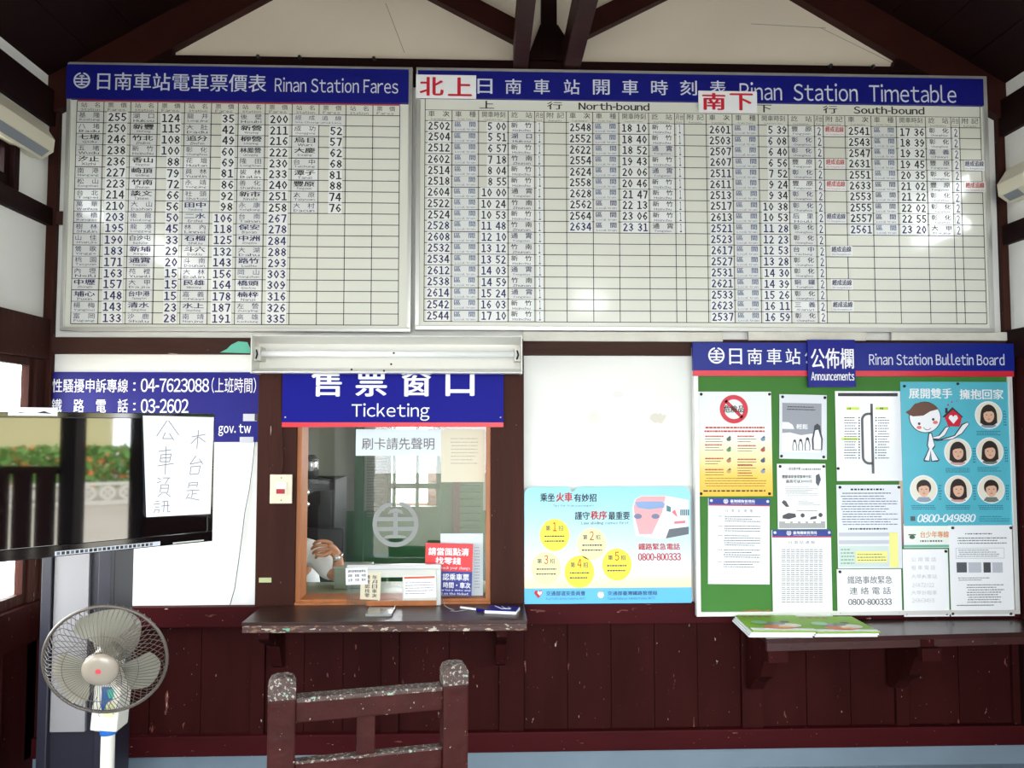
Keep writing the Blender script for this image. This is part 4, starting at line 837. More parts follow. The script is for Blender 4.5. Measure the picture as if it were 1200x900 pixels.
for i, (cx, cy, hb) in enumerate(((1158.5, 486.5, 1), (1122.5, 530, 1), (1160, 529, 1), (1082.5, 573.5, 0), (1123, 573.5, 1), (1161.5, 573.5, 0))):
    DD(cx, cy, 16.5, 16.5, g, white); DD(cx, cy, 15.3, 15.3, g2, rim)
    PQ([(cx-9, cy+13), (cx-6, cy+9), (cx+6, cy+9), (cx+9, cy+13), (cx+4, cy+15), (cx-4, cy+15)], M('portrait shirt %d' % (i % 3), ('#8f9db0', '#caa0a0', '#6f7a70')[i % 3], .6), g3)
    if hb: DD(cx, cy-1, 9.6, 11.5, g3, hairk); PQ([(cx-9.5, cy-2), (cx+9.5, cy-2), (cx+10, cy+9), (cx+5, cy+12), (cx-5, cy+12), (cx-10, cy+9)], hairk, g3-.0002)
    else: DD(cx, cy-2.5, 8.8, 8.8, g3, hairk)
    DD(cx, cy+.5, 6.4, 8.2, g5, skin_p); PQ([(cx-6.6, cy-2), (cx-5, cy-7.5), (cx, cy-9.3), (cx+5, cy-7.5), (cx+6.6, cy-2), (cx+3, cy-4.6), (cx-3, cy-4)], hairk, g5-.0005)
    for s_ in (-1, 1): DD(cx+2.7*s_, cy-.3, .9, .55, g5-.0007, dkb, 8)
    DD(cx, cy+4.6, 1.7, .55, g5-.0007, M('portrait lip', '#b8645c', .5), 8); PQ([(cx-.6, cy+2.6), (cx+.6, cy+2.6), (cx, cy)], M('portrait nose', '#cf9c82', .5), g5-.0007)
    b.lines(R(cx-15, cy+18, cx+14, cy+24, g), 3, g, M('cyan ink', '#1d5a72', .5), 500+i, .4, (.08, .2)); b.lines(R(cx+17.5, cy-6, cx+21, cy+13, g), 6, g, MATS['cyan ink'], 520+i, .5, (.5, .8))
b.rect(R(1067, 605, 1072.5, 610.5, g), g, grey); b.text('0800-049880', R(1075, 602.5, 1143.5, 612, g), g, white, .03, 3, shear=.25); b.lines(R(1147, 604, 1183, 612, g), 3, g, MATS['cyan ink'], 530, .3); b.build('print', cyp)
# two coloured paper edges behind the cyan poster
k = R(1053.5, 470, 1058.5, 640, YS+.001); tag(MB().box(k[0], k[1], YS+.0005, YS+.002, k[2], k[3], M('pinkish edge', '#c9a79a', .6, grad=(k[2], k[3], [(0, '#6f4f5e'), (.4, '#c9b29a'), (.7, '#3e8f86'), (1, '#c98a84')]))).build('hidden_leaflet'), 'narrow coloured leaflet edge beside the cyan poster', 'leaflet')
# ================================================================ RIGHT SHELF
shm = M('dark glossy shelf', '#3a2220', .25, vary=.3, vscale=6, specks=[(.76, 60, '#8c7c70')], bump=.08)
a_, b_, c_, d_ = PY(862, 728, -.01), PY(889, 752, -.37), None, None
rs_ = thing('leaflet_shelf', (1.9, 0, .60), 'dark brown wooden shelf under the bulletin board', 'shelf')
zt = .675; xl = 1.195
MB().prism([(xl, -.38), (XR-.02, -.30), (XR-.02, -.046), (xl, -.046)], zt-.02, zt, shm, 'z').build('shelf_board', rs_)
MB().prism([(xl+.002, -.379), (XR-.021, -.299), (XR-.021, -.28), (xl+.002, -.36)], zt-.052, zt-.02, M('chipped shelf edge', '#3c1c1a', .45, vary=.3, vscale=10, specks=[(.72, 45, '#9a8a7c')], bump=.3), 'z').build('edge_board', rs_)
for xx in (1.215, 1.88):
    MB().prism([(-.048, zt-.02), (-.34, zt-.02), (-.34, zt-.09), (-.29, zt-.11), (-.24, zt-.20), (-.15, zt-.25), (-.10, zt-.3), (-.048, zt-.31)], xx, xx+.06, wood, 'x').build('bracket', rs_)
    MB().box(xx-.01, xx+.075, -.37, -.33, zt-.105, zt-.05, wood, .003).build('bracket_block', rs_)
# magazines
mg = M('magazine green', '#7fb02c', .5, spec=.3); 
def magazine(px, rot, lab, stack):
    p = PY(px[0], px[1], -.2); root = bpy.data.objects.new('magazine_stack' if stack > 2 else 'magazine', None); COL.objects.link(root); tag(root, lab, 'magazine', 'magazines on the leaflet shelf')
    root.location = (p.x, -.215, zt+.001); root.rotation_euler = (0, 0, rot)
    for k in range(stack):
        dx = -.006*(stack-1-k); MB().box(-.135+dx, .135+dx, -.15, .13, k*.0075, k*.0075+.006, paper if k < stack-1 else mg, .001).build('copy', root)
    z = stack*.0075-.001; b = MB()
    def fl2(pts, m, dz): b.add([(u, v, z+dz) for u, v in pts], [tuple(range(len(pts)))], m)
    fl2([(-.135, -.15), (.135, -.15), (.135, -.115), (-.135, -.105)], paper, .0004)
    cir = lambda cx, cy, rx, ry: [(cx+rx*math.cos(i*.449), cy+ry*math.sin(i*.449)) for i in range(14)]
    fl2(cir(.0, -.085, .075, .04), M('dish orange', '#d9743a', .4), .0008); fl2(cir(.05, -.06, .05, .035), M('dish pale', '#d8d4c0', .4), .0011); fl2(cir(-.02, -.03, .06, .03), M('dish grey', '#7a8078', .4), .0014); fl2(cir(-.07, -.01, .035, .03), M('dish mint', '#8dbf9a', .4), .0017); fl2(cir(.045, .0, .02, .015), M('dish dark', '#4c3a40', .4), .002); fl2(cir(.02, -.095, .03, .015), M('dish yellow', '#e8b060', .4), .0023)
    for i in range(4): fl2([(-.12+.035*i, .085), (-.095+.035*i, .085), (-.095+.035*i, .11), (-.12+.035*i, .11)], M('magazine title', '#8a5a2c', .4), .0008)
    b.build('cover_picture', root)
magazine((906, 742), -.06, 'fanned pile of green magazines at the left end of the shelf', 4)
magazine((976, 741), -.02, 'green magazines lying right of the fanned pile on the shelf', 3)
# ================================================================ TELEVISION
th = math.radians(41.7); tvr = bpy.data.objects.new('television', None); COL.objects.link(tvr); tag(tvr, 'black flat television turned towards the room at the left edge', 'television')
d = ray(252, 485)*2.67; P_ = CP+d; W_ = .73; zt_, zb2 = 1.6145, 1.190
tvr.location = (P_.x, P_.y, zb2); tvr.rotation_euler = (0, 0, th)
gloss = M('glossy black plastic', '#08080a', .06, spec=.6, coat=.4); hgt = zt_-zb2
scr = M('television screen glass', '#040506', .03, spec=1.0, coat=1.0); scr.node_tree.nodes['Principled BSDF'].inputs['Coat Roughness'].default_value = .025; scr.node_tree.nodes['Principled BSDF'].inputs['Coat IOR'].default_value = 1.6
for a in ((-W_, 0, hgt-.018, hgt), (-W_, 0, 0, .034), (-W_, -W_+.018, .034, hgt-.018), (-.018, 0, .034, hgt-.018)): MB().box(a[0], a[1], 0, .035, a[2], a[3], gloss, .002).build('bezel', tvr)
MB().box(-W_+.018, -.018, .004, .03, .034, hgt-.018, scr).build('screen', tvr)
MB().box(-W_+.05, -.05, .035, .075, .06, hgt-.05, darkp, .01).build('back_case', tvr)
b = MB(); b.rect((-.47, -.17, .003, .016), -.001, lgrey); 
for k in range(22): b.rect((-.465+k*.0125, -.456+k*.0125, .005, .014), -.0016, black if k % 3 else grey)
b.build('caption_strip', tvr); MB().box(-.13, -.03, -.002, 0, .004, .008, alu).build('silver_trim', tvr)
b = MB().box(-.60, -.475, -.004, -.001, hgt-.012, hgt+.012, paper); b.poly([(-.58, hgt-.006), (-.55, hgt-.001), (-.57, hgt-.002)], -.0046, black); b.poly([(-.53, hgt-.004), (-.49, hgt-.006), (-.51, hgt+.002)], -.0046, black); b.build('torn_label', tvr)
# handwritten sheet taped on the TV
nr = bpy.data.objects.new('handwritten_sheet', None); COL.objects.link(nr); tag(nr, 'white sheet with handwritten characters taped to the television', 'paper')
nr.location = tvr.location; nr.rotation_euler = (0, 0, th)
# px -> tv local coordinates
nn_ = Vector((math.sin(th), -math.cos(th), 0)); tt_ = Vector((math.cos(th), math.sin(th), 0)); T0 = Vector(tvr.location)
def TV(a, c):
    d = ray(a, c); k = ((T0-CP).dot(nn_))/d.dot(nn_); h_ = CP+d*k-T0; return (h_.dot(tt_), h_.z)
q = [TV(*v) for v in ((167, 487), (250, 489), (246, 602), (171, 606))]
MB().prism(q, -.004, -.0025, M('note paper', '#e9ebf0', .7)).build('sheet', nr)
b = MB(); pen = M('pencil ink', '#6d6e76', .7)
ST = {'公': [((195,493),(183,511)),((197,493),(209,510)),((193,507),(190,514)),((190,514),(201,514)),((198,508),(203,516))],
 '車': [((185,529),(200,527)),((188,533),(187,541)),((188,533),(200,532)),((200,532),(198,541)),((188,537),(199,536)),((187,541),(198,541)),((184,546),(203,543)),((194,523),(193,556))],
 '資': [((184,560),(188,562)),((183,566),(188,564)),((190,560),(199,560)),((197,560),(193,567)),((188,568),(187,577)),((188,568),(197,568)),((197,568),(196,577)),((188,572),(196,572)),((188,577),(196,577)),((189,578),(184,582)),((194,578),(199,582))],
 '訊': [((181,588),(186,587)),((179,591),(187,590)),((181,594),(186,594)),((181,597),(180,601)),((181,597),(186,597)),((186,597),(185,601)),((189,588),(196,587)),((196,587),(196,600)),((188,593),(198,592)),((192,588),(191,600)),((196,600),(199,599))],
 '本': [((224,512),(240,509)),((232,504),(230,526)),((231,512),(223,520)),((232,512),(240,518))],
 '台': [((229,534),(222,544)),((222,544),(236,541)),((233,538),(237,544)),((223,547),(222,556)),((223,547),(234,546)),((234,546),(232,555)),((222,556),(232,555))],
 '是': [((221,566),(220,572)),((221,566),(231,565)),((231,565),(230,571)),((221,569),(230,568)),((218,575),(233,574)),((225,575),(224,583)),((225,579),(230,578)),((221,578),(217,585)),((219,583),(233,586))]}
for ch in ST:
    for p, q_ in ST[ch]: b.line(TV(*p), TV(*q_), .0022, -.0047, pen)
b.build('handwriting', nr)
# TV stand: dark metal cabinet with a grey acrylic front panel
navy = M('dark navy metal', '#23232f', .4, vary=.2, vscale=3)
yk = -.62; ca, cb = PY(45, 780, yk).x, PY(127, 780, yk).x
cb_ = thing('television_cabinet', ((ca+cb)/2, yk, 0), 'tall dark navy cabinet with a grey front panel under the television', 'cabinet')
MB().box(ca, cb, yk+.03, yk+.20, 0, 1.3, navy, .004).build('carcass', cb_)
for a, c in ((45, 57), (112, 127)): u, v = PY(a, 780, yk).x, PY(c, 780, yk).x; MB().box(u, v, yk, yk+.03, 0, 1.3, navy, .004).build('upright', cb_)
k = R(62.5, 640, 103, 857, yk+.02); MB().box(k[0], k[1], yk+.014, yk+.03, k[2], 1.3, M('grey acrylic sheet', '#8c8a8c', .35)).build('front_panel', cb_)
MB().box((ca+cb)/2-.05, (ca+cb)/2+.3, yk-.40, yk+.08, 1.22, 1.27, navy, .003).build('mounting_arm', cb_)
MB().box(ca-.05, cb+.05, yk-.05, yk+.25, 0, .03, navy, .006).build('foot', cb_)
# ================================================================ FAN
fy = -1.03; fc = PY(124, 773, fy)
fan = bpy.data.objects.new('pedestal_fan', None); COL.objects.link(fan); tag(fan, 'grey pedestal fan with translucent blades at lower left', 'fan'); pb = PY(102, 900, fy+.1)
fan.location = (fc.x-.03, fy+.12, 0); fan['org'] = (fc.x-.03, fy+.12, 0)
fg = M('fan guard grey', '#5f5850', .35, .2); fbd = M('fan blade grey', '#8b8778', .3, coat=.3); fw_ = M('fan white plastic', '#dfdccf', .4)
hd = bpy.data.objects.new('fan_head', None)
RR = .19; Zf = Matrix.Translation(fc) @ Matrix.Rotation(math.radians(10), 4, 'Z') @ Matrix.Rotation(math.radians(14), 4, 'X')
def fbuild(b, name, stuff=False):     # local fan axes: -y is the front
    b.v = [tuple(Zf @ Vector(v)) for v in b.v]; o = b.build(name, fan)
    if stuff: o['kind'] = 'stuff'
    return o
circ = lambda r, y, n=48: [(r*math.cos(6.28318*i/n), y, r*math.sin(6.28318*i/n)) for i in range(n)]
b = MB(); b.tube(circ(RR, 0), .0058, fg, 8, True); fbuild(b, 'guard_rim')
b = MB()
for i in range(76):
    a = i*2*math.pi/76; ca_, sa = math.cos(a), math.sin(a); tw_ = .0
    b.tube([(r_*math.cos(a+t_), y_, r_*math.sin(a+t_)) for r_, y_, t_ in ((.05, -.062, 0), (.12, -.06, .03), (.165, -.04, .05), (.186, -.006, .05))], .0011, fg, 4)
b.tube(circ(.115, -.0605), .0012, fg, 5, True); fbuild(b, 'front_guard', True)
b = MB()
for i in range(44):
    a = i*2*math.pi/44
    b.tube([(r_*math.cos(a-t_), y_, r_*math.sin(a-t_)) for r_, y_, t_ in ((.04, .085, 0), (.12, .08, .08), (.17, .055, .14), (.187, .006, .16))], .0012, fg, 4)
fbuild(b, 'rear_guard', True)
b = MB(); b.lathe([(0, .078), (.03, .077), (.05, .072), (.056, .064), (.057, .054)], (0, 0, 0), M('fan hub cap', '#988d7e', .3, coat=.4), 32, 'y'); fbuild(b, 'hub_cap')
b = MB(); b.disc(-.002, .002, .009, .009, -.0785, M('emblem red', '#d84850', .4), 14); fbuild(b, 'emblem')
b = MB(); b.lathe([(0, .02), (.038, .02), (.042, .0), (.042, -.045), (0, -.05)], (0, 0, 0), fbd, 24, 'y'); fbuild(b, 'blade_hub')
for k, a0 in enumerate((86, -30, 206)):
    b = MB(); n_, m_ = 9, 9; vs = []; fs = []
    for i in range(n_+1):
        r_ = .035+(.138)*i/n_; wid = math.radians(16+58*math.sin(min(1, i/n_*1.05)*math.pi*.62)); 
        if i >= n_-1: wid *= (.86 if i == n_-1 else .62)
        for j in range(m_+1):
            u = j/m_-.5; a = math.radians(a0)+wid*u+math.radians(6)*i/n_; vs.append((r_*math.cos(a), .004-.045*u*(.7+.3*i/n_), r_*math.sin(a)))
    for i in range(n_):
        for j in range(m_): q = i*(m_+1)+j; fs.append((q, q+1, q+m_+2, q+m_+1))
    b.add(vs, fs, fbd, True); fbuild(b, 'blade')
b = MB(); b.lathe([(0, -.09), (.04, -.09), (.065, -.10), (.07, -.15), (.06, -.22), (.03, -.25), (0, -.25)], (0, 0, 0), M('motor grey', '#8a8376', .4), 24, 'y'); fbuild(b, 'motor_housing')
px_, py_ = fc.x-.045, fy+.13
b = MB(); k0, k1 = PY(92, 856, fy+.08), PY(124, 836, fy+.08)
b.box(-.045, .045, -.04, .05, .0, .15, fw_, .006); b.v = [tuple(Matrix.Translation((px_+.005, py_-.01, k0.z-.005)) @ Matrix.Rotation(.08, 4, 'Y') @ Vector(v)) for v in b.v]; b.build('control_box', fan)
b = MB(); b.rect((-.005, .03, .05, .10), -.0415, M('sticker cream', '#d9d6a8', .5)); b.poly([(-.018, .15), (.016, .15), (.022, .11), (.004, .095), (-.006, .06), (-.016, .09)], -.0418, M('sticker blue', '#1f5c9a', .5)); b.poly([(.0, .14), (.022, .145), (.024, .115), (.008, .112)], -.0422, M('sticker teal', '#3fae98', .5))
b.text('C', (-.022, -.012, .05, .062), -.042, black, .02, 1); b.text('C', (.025, .034, .06, .072), -.042, black, .02, 1)
b.v = [tuple(Matrix.Translation((px_+.005, py_-.01, k0.z-.005)) @ Matrix.Rotation(.08, 4, 'Y') @ Vector(v)) for v in b.v]; b.build('sticker', fan)
b = MB(); b.box(-.02, .02, -.03, .04, 0, .14, fw_, .005); b.v = [tuple(Matrix.Translation((px_+.015, py_, k0.z+.13)) @ Vector(v)) for v in b.v]; b.build('neck', fan)
b = MB(); b.lathe([(.0, k0.z), (.026, k0.z), (.027, k0.z-.03), (0, k0.z-.03)], (px_, py_, 0), M('collar blue', '#2a72cf', .4), 20); b.build('collar', fan)
b = MB(); b.lathe([(.0225, k0.z-.02), (.0225, .04), (.025, .03)], (px_, py_, 0), fw_, 20); b.build('pole', fan)
b = MB(); b.lathe([(0, .04), (.03, .038), (.17, .022), (.19, .0)], (px_, py_, 0), fw_, 32); b.build('base', fan)
b = MB(); b.tube([(px_-.05, py_, k0.z+.0), (px_-.04, py_-.0, k0.z-.01), (px_-.02, py_, k0.z-.012)], .012, M('knob beige', '#c9bfae', .5), 10); b.build('adjuster_knob', fan)
# ================================================================ WOODEN CHAIR
cr = bpy.data.objects.new('wooden_chair', None); COL.objects.link(cr); tag(cr, 'worn red brown wooden chair seen from behind in front of the ledge', 'chair')
yc = -1.42; pL, pR = PY(331, 790, yc), PY(532, 779, yc+.1)
ang = math.atan2(.11, pR.x-pL.x); cr.location = (pL.x, yc, 0); cr.rotation_euler = (0, 0, ang); Wc = math.hypot(pR.x-pL.x, .11)
cw = M('worn chair timber', '#3c1a17', .45, vary=.3, vscale=9, specks=[(.70, 55, '#a2968a'), (.73, 120, '#b8b4a4')], bump=.4, bscale=25, spec=.1)
cwt = M('bare chair top', '#463029', .55, vary=.4, vscale=30, specks=[(.58, 110, '#9b9488'), (.64, 40, '#86a08e')], bump=.7, bscale=40)
hz = (pL.z+pR.z)/2
for xx in (0, Wc):
    MB().box(xx-.038, xx+.038, -.03, .03, 0, hz-.06, cw, .006).build('back_post', cr)
    MB().prism([(xx-.038, hz-.06), (xx+.038, hz-.06), (xx+.038, hz-.02), (xx+.030, hz-.005), (xx+.015, hz), (xx-.015, hz), (xx-.030, hz-.005), (xx-.038, hz-.02)], -.03, .03, cwt).build('post_top', cr)
d1 = PY(430, 811, yc+.05).z; d2 = PY(430, 838, yc+.05).z; d3 = PY(430, 883, yc+.05).z
MB().box(.038, Wc-.038, -.018, .018, d2, d1-.004, cw, .004).build('top_rail', cr); MB().box(.038, Wc-.038, -.0185, .03, d1-.012, d1+.004, cwt, .004).build('worn_rail_edge', cr)
MB().box(.038, Wc-.038, -.015, .015, d3-.06, d3, cw, .004).build('lower_rail', cr); MB().box(.038, Wc-.038, -.0155, .0155, d3-.006, d3+.002, cwt, .001).build('worn_rail_edge', cr)
mx = Wc*.475; MB().box(mx-.026, mx+.026, -.01, .012, d3, d2, cw, .002).build('centre_slat', cr)
MB().box(-.03, Wc+.03, -.01, .42, .40, .43, cw, .006).build('seat', cr)
for xx in (.0, Wc): MB().box(xx-.025, xx+.025, .36, .41, 0, .40, cw, .004).build('front_leg', cr)
# ================================================================ SIDE WALL LAMPS
def sidelamp(side, lab):
    X = XL if side < 0 else XR; s_ = 1 if side < 0 else -1
    ya, yb_, zc2 = ((-1.4, -.17, 2.86) if side < 0 else (-.30, -.115, 2.72))
    root = thing('wall_lamp', (X, (ya+yb_)/2, zc2), lab, 'light')
    P2 = [(X+s_*.0, zc2+.06), (X+s_*.055, zc2+.075), (X+s_*.105, zc2-.0), (X+s_*.10, zc2-.055), (X+s_*.05, zc2-.09), (X+s_*.0, zc2-.08)]
    if side > 0: P2 = [(u-.0, v) for u, v in P2]
    MB().prism(P2, ya, yb_, M('aged cream enamel', '#ded7c0', .4)).build('housing', root)
    a, c = Vector((X+s_*.102, 0, zc2-.053)), Vector((X+s_*.06, 0, zc2-.087)); nrm = Vector((s_*.03, 0, -.045))*.06
    b = MB(); u0, u1 = a.lerp(c, .12)+nrm, a.lerp(c, .9)+nrm
    b.add([(u0.x, ya+.05, u0.z), (u0.x, yb_-.03, u0.z), (u1.x, yb_-.03, u1.z), (u1.x, ya+.05, u1.z)], [(0, 1, 2, 3)], M('lamp grille', '#7d8288', .3)); b.build('diffuser', root)
sidelamp(-1, 'cream light fixture high on the left wall'); sidelamp(1, 'cream light fixture high on the right wall')
# ================================================================ OFFICE BEHIND THE GLASS
OX0, OX1, OY0, OY1, OZ = -1.92, 1.3, .12, 2.75, 2.6
og = M('office grey wall', '#9a998d', .8, vary=.05); ogn = M('office green dado', '#2f6a3a', .45, vary=.25, vscale=3); ogf = M('office green frame', '#2d5f36', .45)
zd = 1.57-97*(OY1+D)/F
# back wall with window hole
r = R(456, 505, 514, 596, OY1)
hx0, hx1, hz0, hz1 = r[0], r[1], r[2], 1.9
b = MB(); 
for x0_, x1_, a, c in ((OX0, hx0, 0, OZ), (hx1, OX1, 0, OZ), (hx0, hx1, 0, hz0), (hx0, hx1, hz1, OZ)):
    if a < zd: b.box(x0_, x1_, OY1, OY1+.1, a, min(c, zd), ogn)
    if c > zd: b.box(x0_, x1_, OY1, OY1+.1, max(a, zd), c, og)
struct(b, 'wall_office_back', 'grey and green rear wall of the ticket office')
b = MB().box(OX0-.1, OX0, OY0, OY1+.1, 0, OZ, og); b.box(OX0, OX0+.01, OY0, OY1, 0, zd, ogn); struct(b, 'wall_office_left', 'left wall of the ticket office')
b = MB().box(OX1, OX1+.1, OY0, OY1+.1, 0, .95, ogn); b.box(OX1, OX1+.1, OY0, OY1+.1, 2.1, OZ, og); b.box(OX1, OX1+.1, OY0, .6, .95, 2.1, og); b.box(OX1, OX1+.1, 2.4, OY1+.1, .95, 2.1, og); struct(b, 'wall_office_right', 'right wall of the ticket office with an opening')
portal('daylight_office', (OX1+.08, 1.5, 1.52), (0, R90, 0), 1.15, 1.8)
struct(MB().box(OX0-.1, OX1+.1, OY0, OY1+.1, OZ, OZ+.06, og), 'ceiling_office', 'grey ceiling of the ticket office'); struct(MB().box(OX0-.1, OX1+.1, OY0, OY1+.1, -.06, 0, fl), 'floor_office', 'floor of the ticket office')
# office window frame
ow = MB(); w = .035
yw = OY1-.02
for a in (456.5, 462, 489, 513.5):
    xx = PY(a, 560, yw).x; ow.box(xx-.014, xx+.014, yw-.01, yw+.04, hz0, hz1, ogf)
zz = PY(480, 569.5, yw).z; ow.box(hx0, hx1, yw-.01, yw+.04, zz-.022, zz+.022, ogf); ow.box(hx0-.03, hx1+.03, yw-.02, yw+.04, hz0-.03, hz0+.02, ogf)
window_of = struct(ow, 'window_6', 'green mullioned window at the back of the ticket office'); sub(MB().box(hx0, hx1, yw+.015, yw+.019, hz0, hz1, glass), 'pane', window_of)
xx = PY(508, 560, OY1+.6).x; tag(MB().box(xx-.05, xx+.12, OY1+.55, OY1+.7, -.2, 2.6, M('outside post', '#5a4036', .7)).build('outside_post'), 'brown post outside the ticket office window', 'post')
r2 = R(456, 590, 514, 598, OY1+.9); tag(MB().box(r2[0]-.4, r2[1]+.4, OY1+.9, OY1+1.0, -.2, r2[3], M('outside rail', '#6a5040', .7)).build('outside_rail'), 'brown fence rail outside the ticket office window', 'fence')
# green door panel and left trim behind glass
u = PY(417, 560, OY1).x; v = PY(427, 560, OY1).x
struct(MB().box(u, v, OY1-.06, OY1, 0, 2.3, ogf), 'trim_901', 'green post at the back of the ticket office')
# curtain mesh (louvre blind)
bl = thing('roller_blind', (PY(441, 560, OY1-.1).x, OY1-.12, .9), 'grey slatted blind hanging beside the office window', 'blind')
blm = M('blind grey', '#6e7566', .6); r3 = R(430, 520, 457, 607, OY1-.1)
for k in range(26):
    z = r3[3]-(r3[3]-r3[2])*k/26; MB().box(r3[0], r3[1]-k*.003, OY1-.11, OY1-.085, z-.012, z, blm).build('slat', bl)
# right green shutter
gs = thing('green_shutter', (PY(540, 600, 2.2).x, 2.2, .0), 'green louvred shutter door at the right inside the office', 'shutter')
r4 = R(514, 540, 566, 690, 2.2); MB().box(r4[0], r4[1], 2.22, 2.25, 0, r4[3], ogn).build('leaf', gs)
for k in range(16): z = r4[2]+.1+(r4[3]-r4[2]-.1)*k/16; MB().box(r4[0]+.12, r4[1]-.02, 2.195, 2.22, z, z+.03, ogf).build('louvre', gs)
for a in (516, 533, 537): xx = PY(a, 600, 2.2).x; MB().box(xx-.012, xx+.012, 2.19, 2.22, 0, r4[3], M('shutter stile', '#4a3a2c', .5) if a > 530 else ogf).build('stile', gs)
# black cabinet and thermos
r5 = R(352, 562.5, 392, 706, 1.5); fc_ = thing('filing_cabinet', ((r5[0]+r5[1])/2, 1.7, 0), 'black steel cabinet inside the ticket office', 'cabinet')
blk = M('cabinet black', '#121110', .5, vary=.2)
MB().box(r5[0]-.25, r5[1], 1.5, 1.95, 0, r5[3], blk, .008).build('carcass', fc_); MB().box(r5[1]-.16, r5[1]-.02, 1.494, 1.502, .25, r5[3]-.02, M('door panel black', '#151412', .4), .003).build('door', fc_)
for c in (577, 591): p = PY(358.5, c, 1.49); MB().lathe([(0, .04), (.02, .035), (.03, .01), (.032, 0)], (p.x, 1.5, p.z), steel, 20, 'y').build('knob', fc_)
p = PY(364, 562.5, 1.6); tm_ = thing('steel_flask', (p.x, 1.62, r5[3]), 'stainless steel vacuum flask on top of the black cabinet', 'flask')
MB().lathe([(0, 0), (.048, 0), (.048, .11), (.043, .127), (.0, .127)], (p.x, 1.62, r5[3]), steel, 24).build('body', tm_)
MB().lathe([(.044, .125), (.043, .137), (.032, .155), (.012, .163), (0, .164)], (p.x, 1.62, r5[3]), M('flask lid', '#4a4a48', .3, .5), 24).build('lid', tm_)
tag(MB().tube([(r5[1]-.18, 1.6, r5[3]+.004), (r5[1]-.12, 1.57, r5[3]+.02), (r5[1]-.05, 1.55, r5[3]+.008), (r5[1]-.02, 1.55, r5[3]+.004)], .004, darkp, 6).build('office_cable'), 'black cable lying on top of the office cabinet', 'cable')
# desk
dk_ = thing('office_desk', (-.4, .4, 0), 'pale green topped desk just behind the ticket glass', 'desk')
MB().box(-1.25, .4, .13, .62, .70, .735, M('desk top', '#8b936c', .4, vary=.2), .004).build('desk_top', dk_)
for xx in (-1.22, .34):
    for yy_ in (.15, .57): MB().box(xx, xx+.05, yy_, yy_+.04, 0, .70, M('desk leg', '#4a4a44', .5)).build('leg', dk_)
p = PY(415, 655, .5); bx_ = thing('desk_box', (p.x, .45, .735), 'translucent grey plastic box on the office desk', 'box')
MB().box(p.x-.09, p.x+.09, .42, .56, .735, .84, M('smoky plastic', '#7f8a72', .3), .006).build('body', bx_); MB().box(p.x-.095, p.x+.095, .415, .565, .84, .85, M('smoky lid', '#8f9a84', .3), .003).build('lid', bx_)
# ---------------- clerk
def skinmesh(name, V, E, Rr, m, lv=2, root=0):
    me = bpy.data.meshes.new(name); me.from_pydata(V, E, []); o = bpy.data.objects.new(name, me); COL.objects.link(o); me.materials.append(m)
    o.modifiers.new('skin', 'SKIN'); me.skin_vertices or None
    for i, r_ in enumerate(Rr):
        rr = r_ if isinstance(r_, tuple) else (r_, r_); me.skin_vertices[0].data[i].radius = rr
    me.skin_vertices[0].data[root].use_root = True
    s_ = o.modifiers.new('sub', 'SUBSURF'); s_.levels = lv; s_.render_levels = lv
    for p in me.polygons: p.use_smooth = True
    o.modifiers['skin'].use_smooth_shade = True
    return o
def ensure_skin(o):
    pass
sk = M('skin tone', '#b9805c', .5, vary=.08, vscale=20); shirt = M('white shirt cloth', '#e6e6e2', .8, bump=.2, bscale=14); trou = M('navy trousers', '#26304e', .8); hrm = M('black hair', '#1b1716', .55)
hw = PY(393, 647, .45); hd_ = PY(376, 634, .42); el = PY(398, 686, .44)
px0 = hw.x-.26
V = [(px0-.05, .98, .50), (px0-.05, .88, .68), (px0-.05, .75, .83), (px0-.05, .66, .93), (px0-.04, .60, .99), (px0-.03, .55, 1.06), (px0-.03, .52, 1.14),   # pelvis..head top 0-6
     (px0+.12, .68, .875), (el.x-.015, .50, .775), (hw.x+.012, .46, hw.z-.02), (hw.x-.03, .44, hw.z+.03),           # right arm 7-10
     (px0-.22, .68, .875), (px0-.27, .55, .77), (px0-.12, .38, .76), (px0-.04, .33, .765),                                                                # left arm 11-14
     (px0+.05, .95, .48), (px0+.06, .60, .47), (px0+.06, .58, .10), (px0+.06, .48, .05),                                                                    # leg 15-18
     (px0-.15, .95, .48), (px0-.16, .60, .47), (px0-.16, .58, .10), (px0-.16, .48, .05)]
E_ = [(0,1),(1,2),(2,3),(3,4),(4,5),(5,6),(3,7),(7,8),(8,9),(9,10),(3,11),(11,12),(12,13),(13,14),(0,15),(15,16),(16,17),(17,18),(0,19),(19,20),(20,21),(21,22)]
Rr = [(.15,.11),(.13,.10),(.15,.10),(.10,.075),(.055,.055),(.075,.085),(.06,.07), .055,.042,.027,.03, .055,.042,.03,.026, .085,.06,.045,.035, .085,.06,.045,.035]
person = skinmesh('person', V, E_, Rr, sk)
tag(person, 'seated clerk in a white shirt raising one hand behind the ticket glass', 'person')
def child(o): o.parent = person; return o
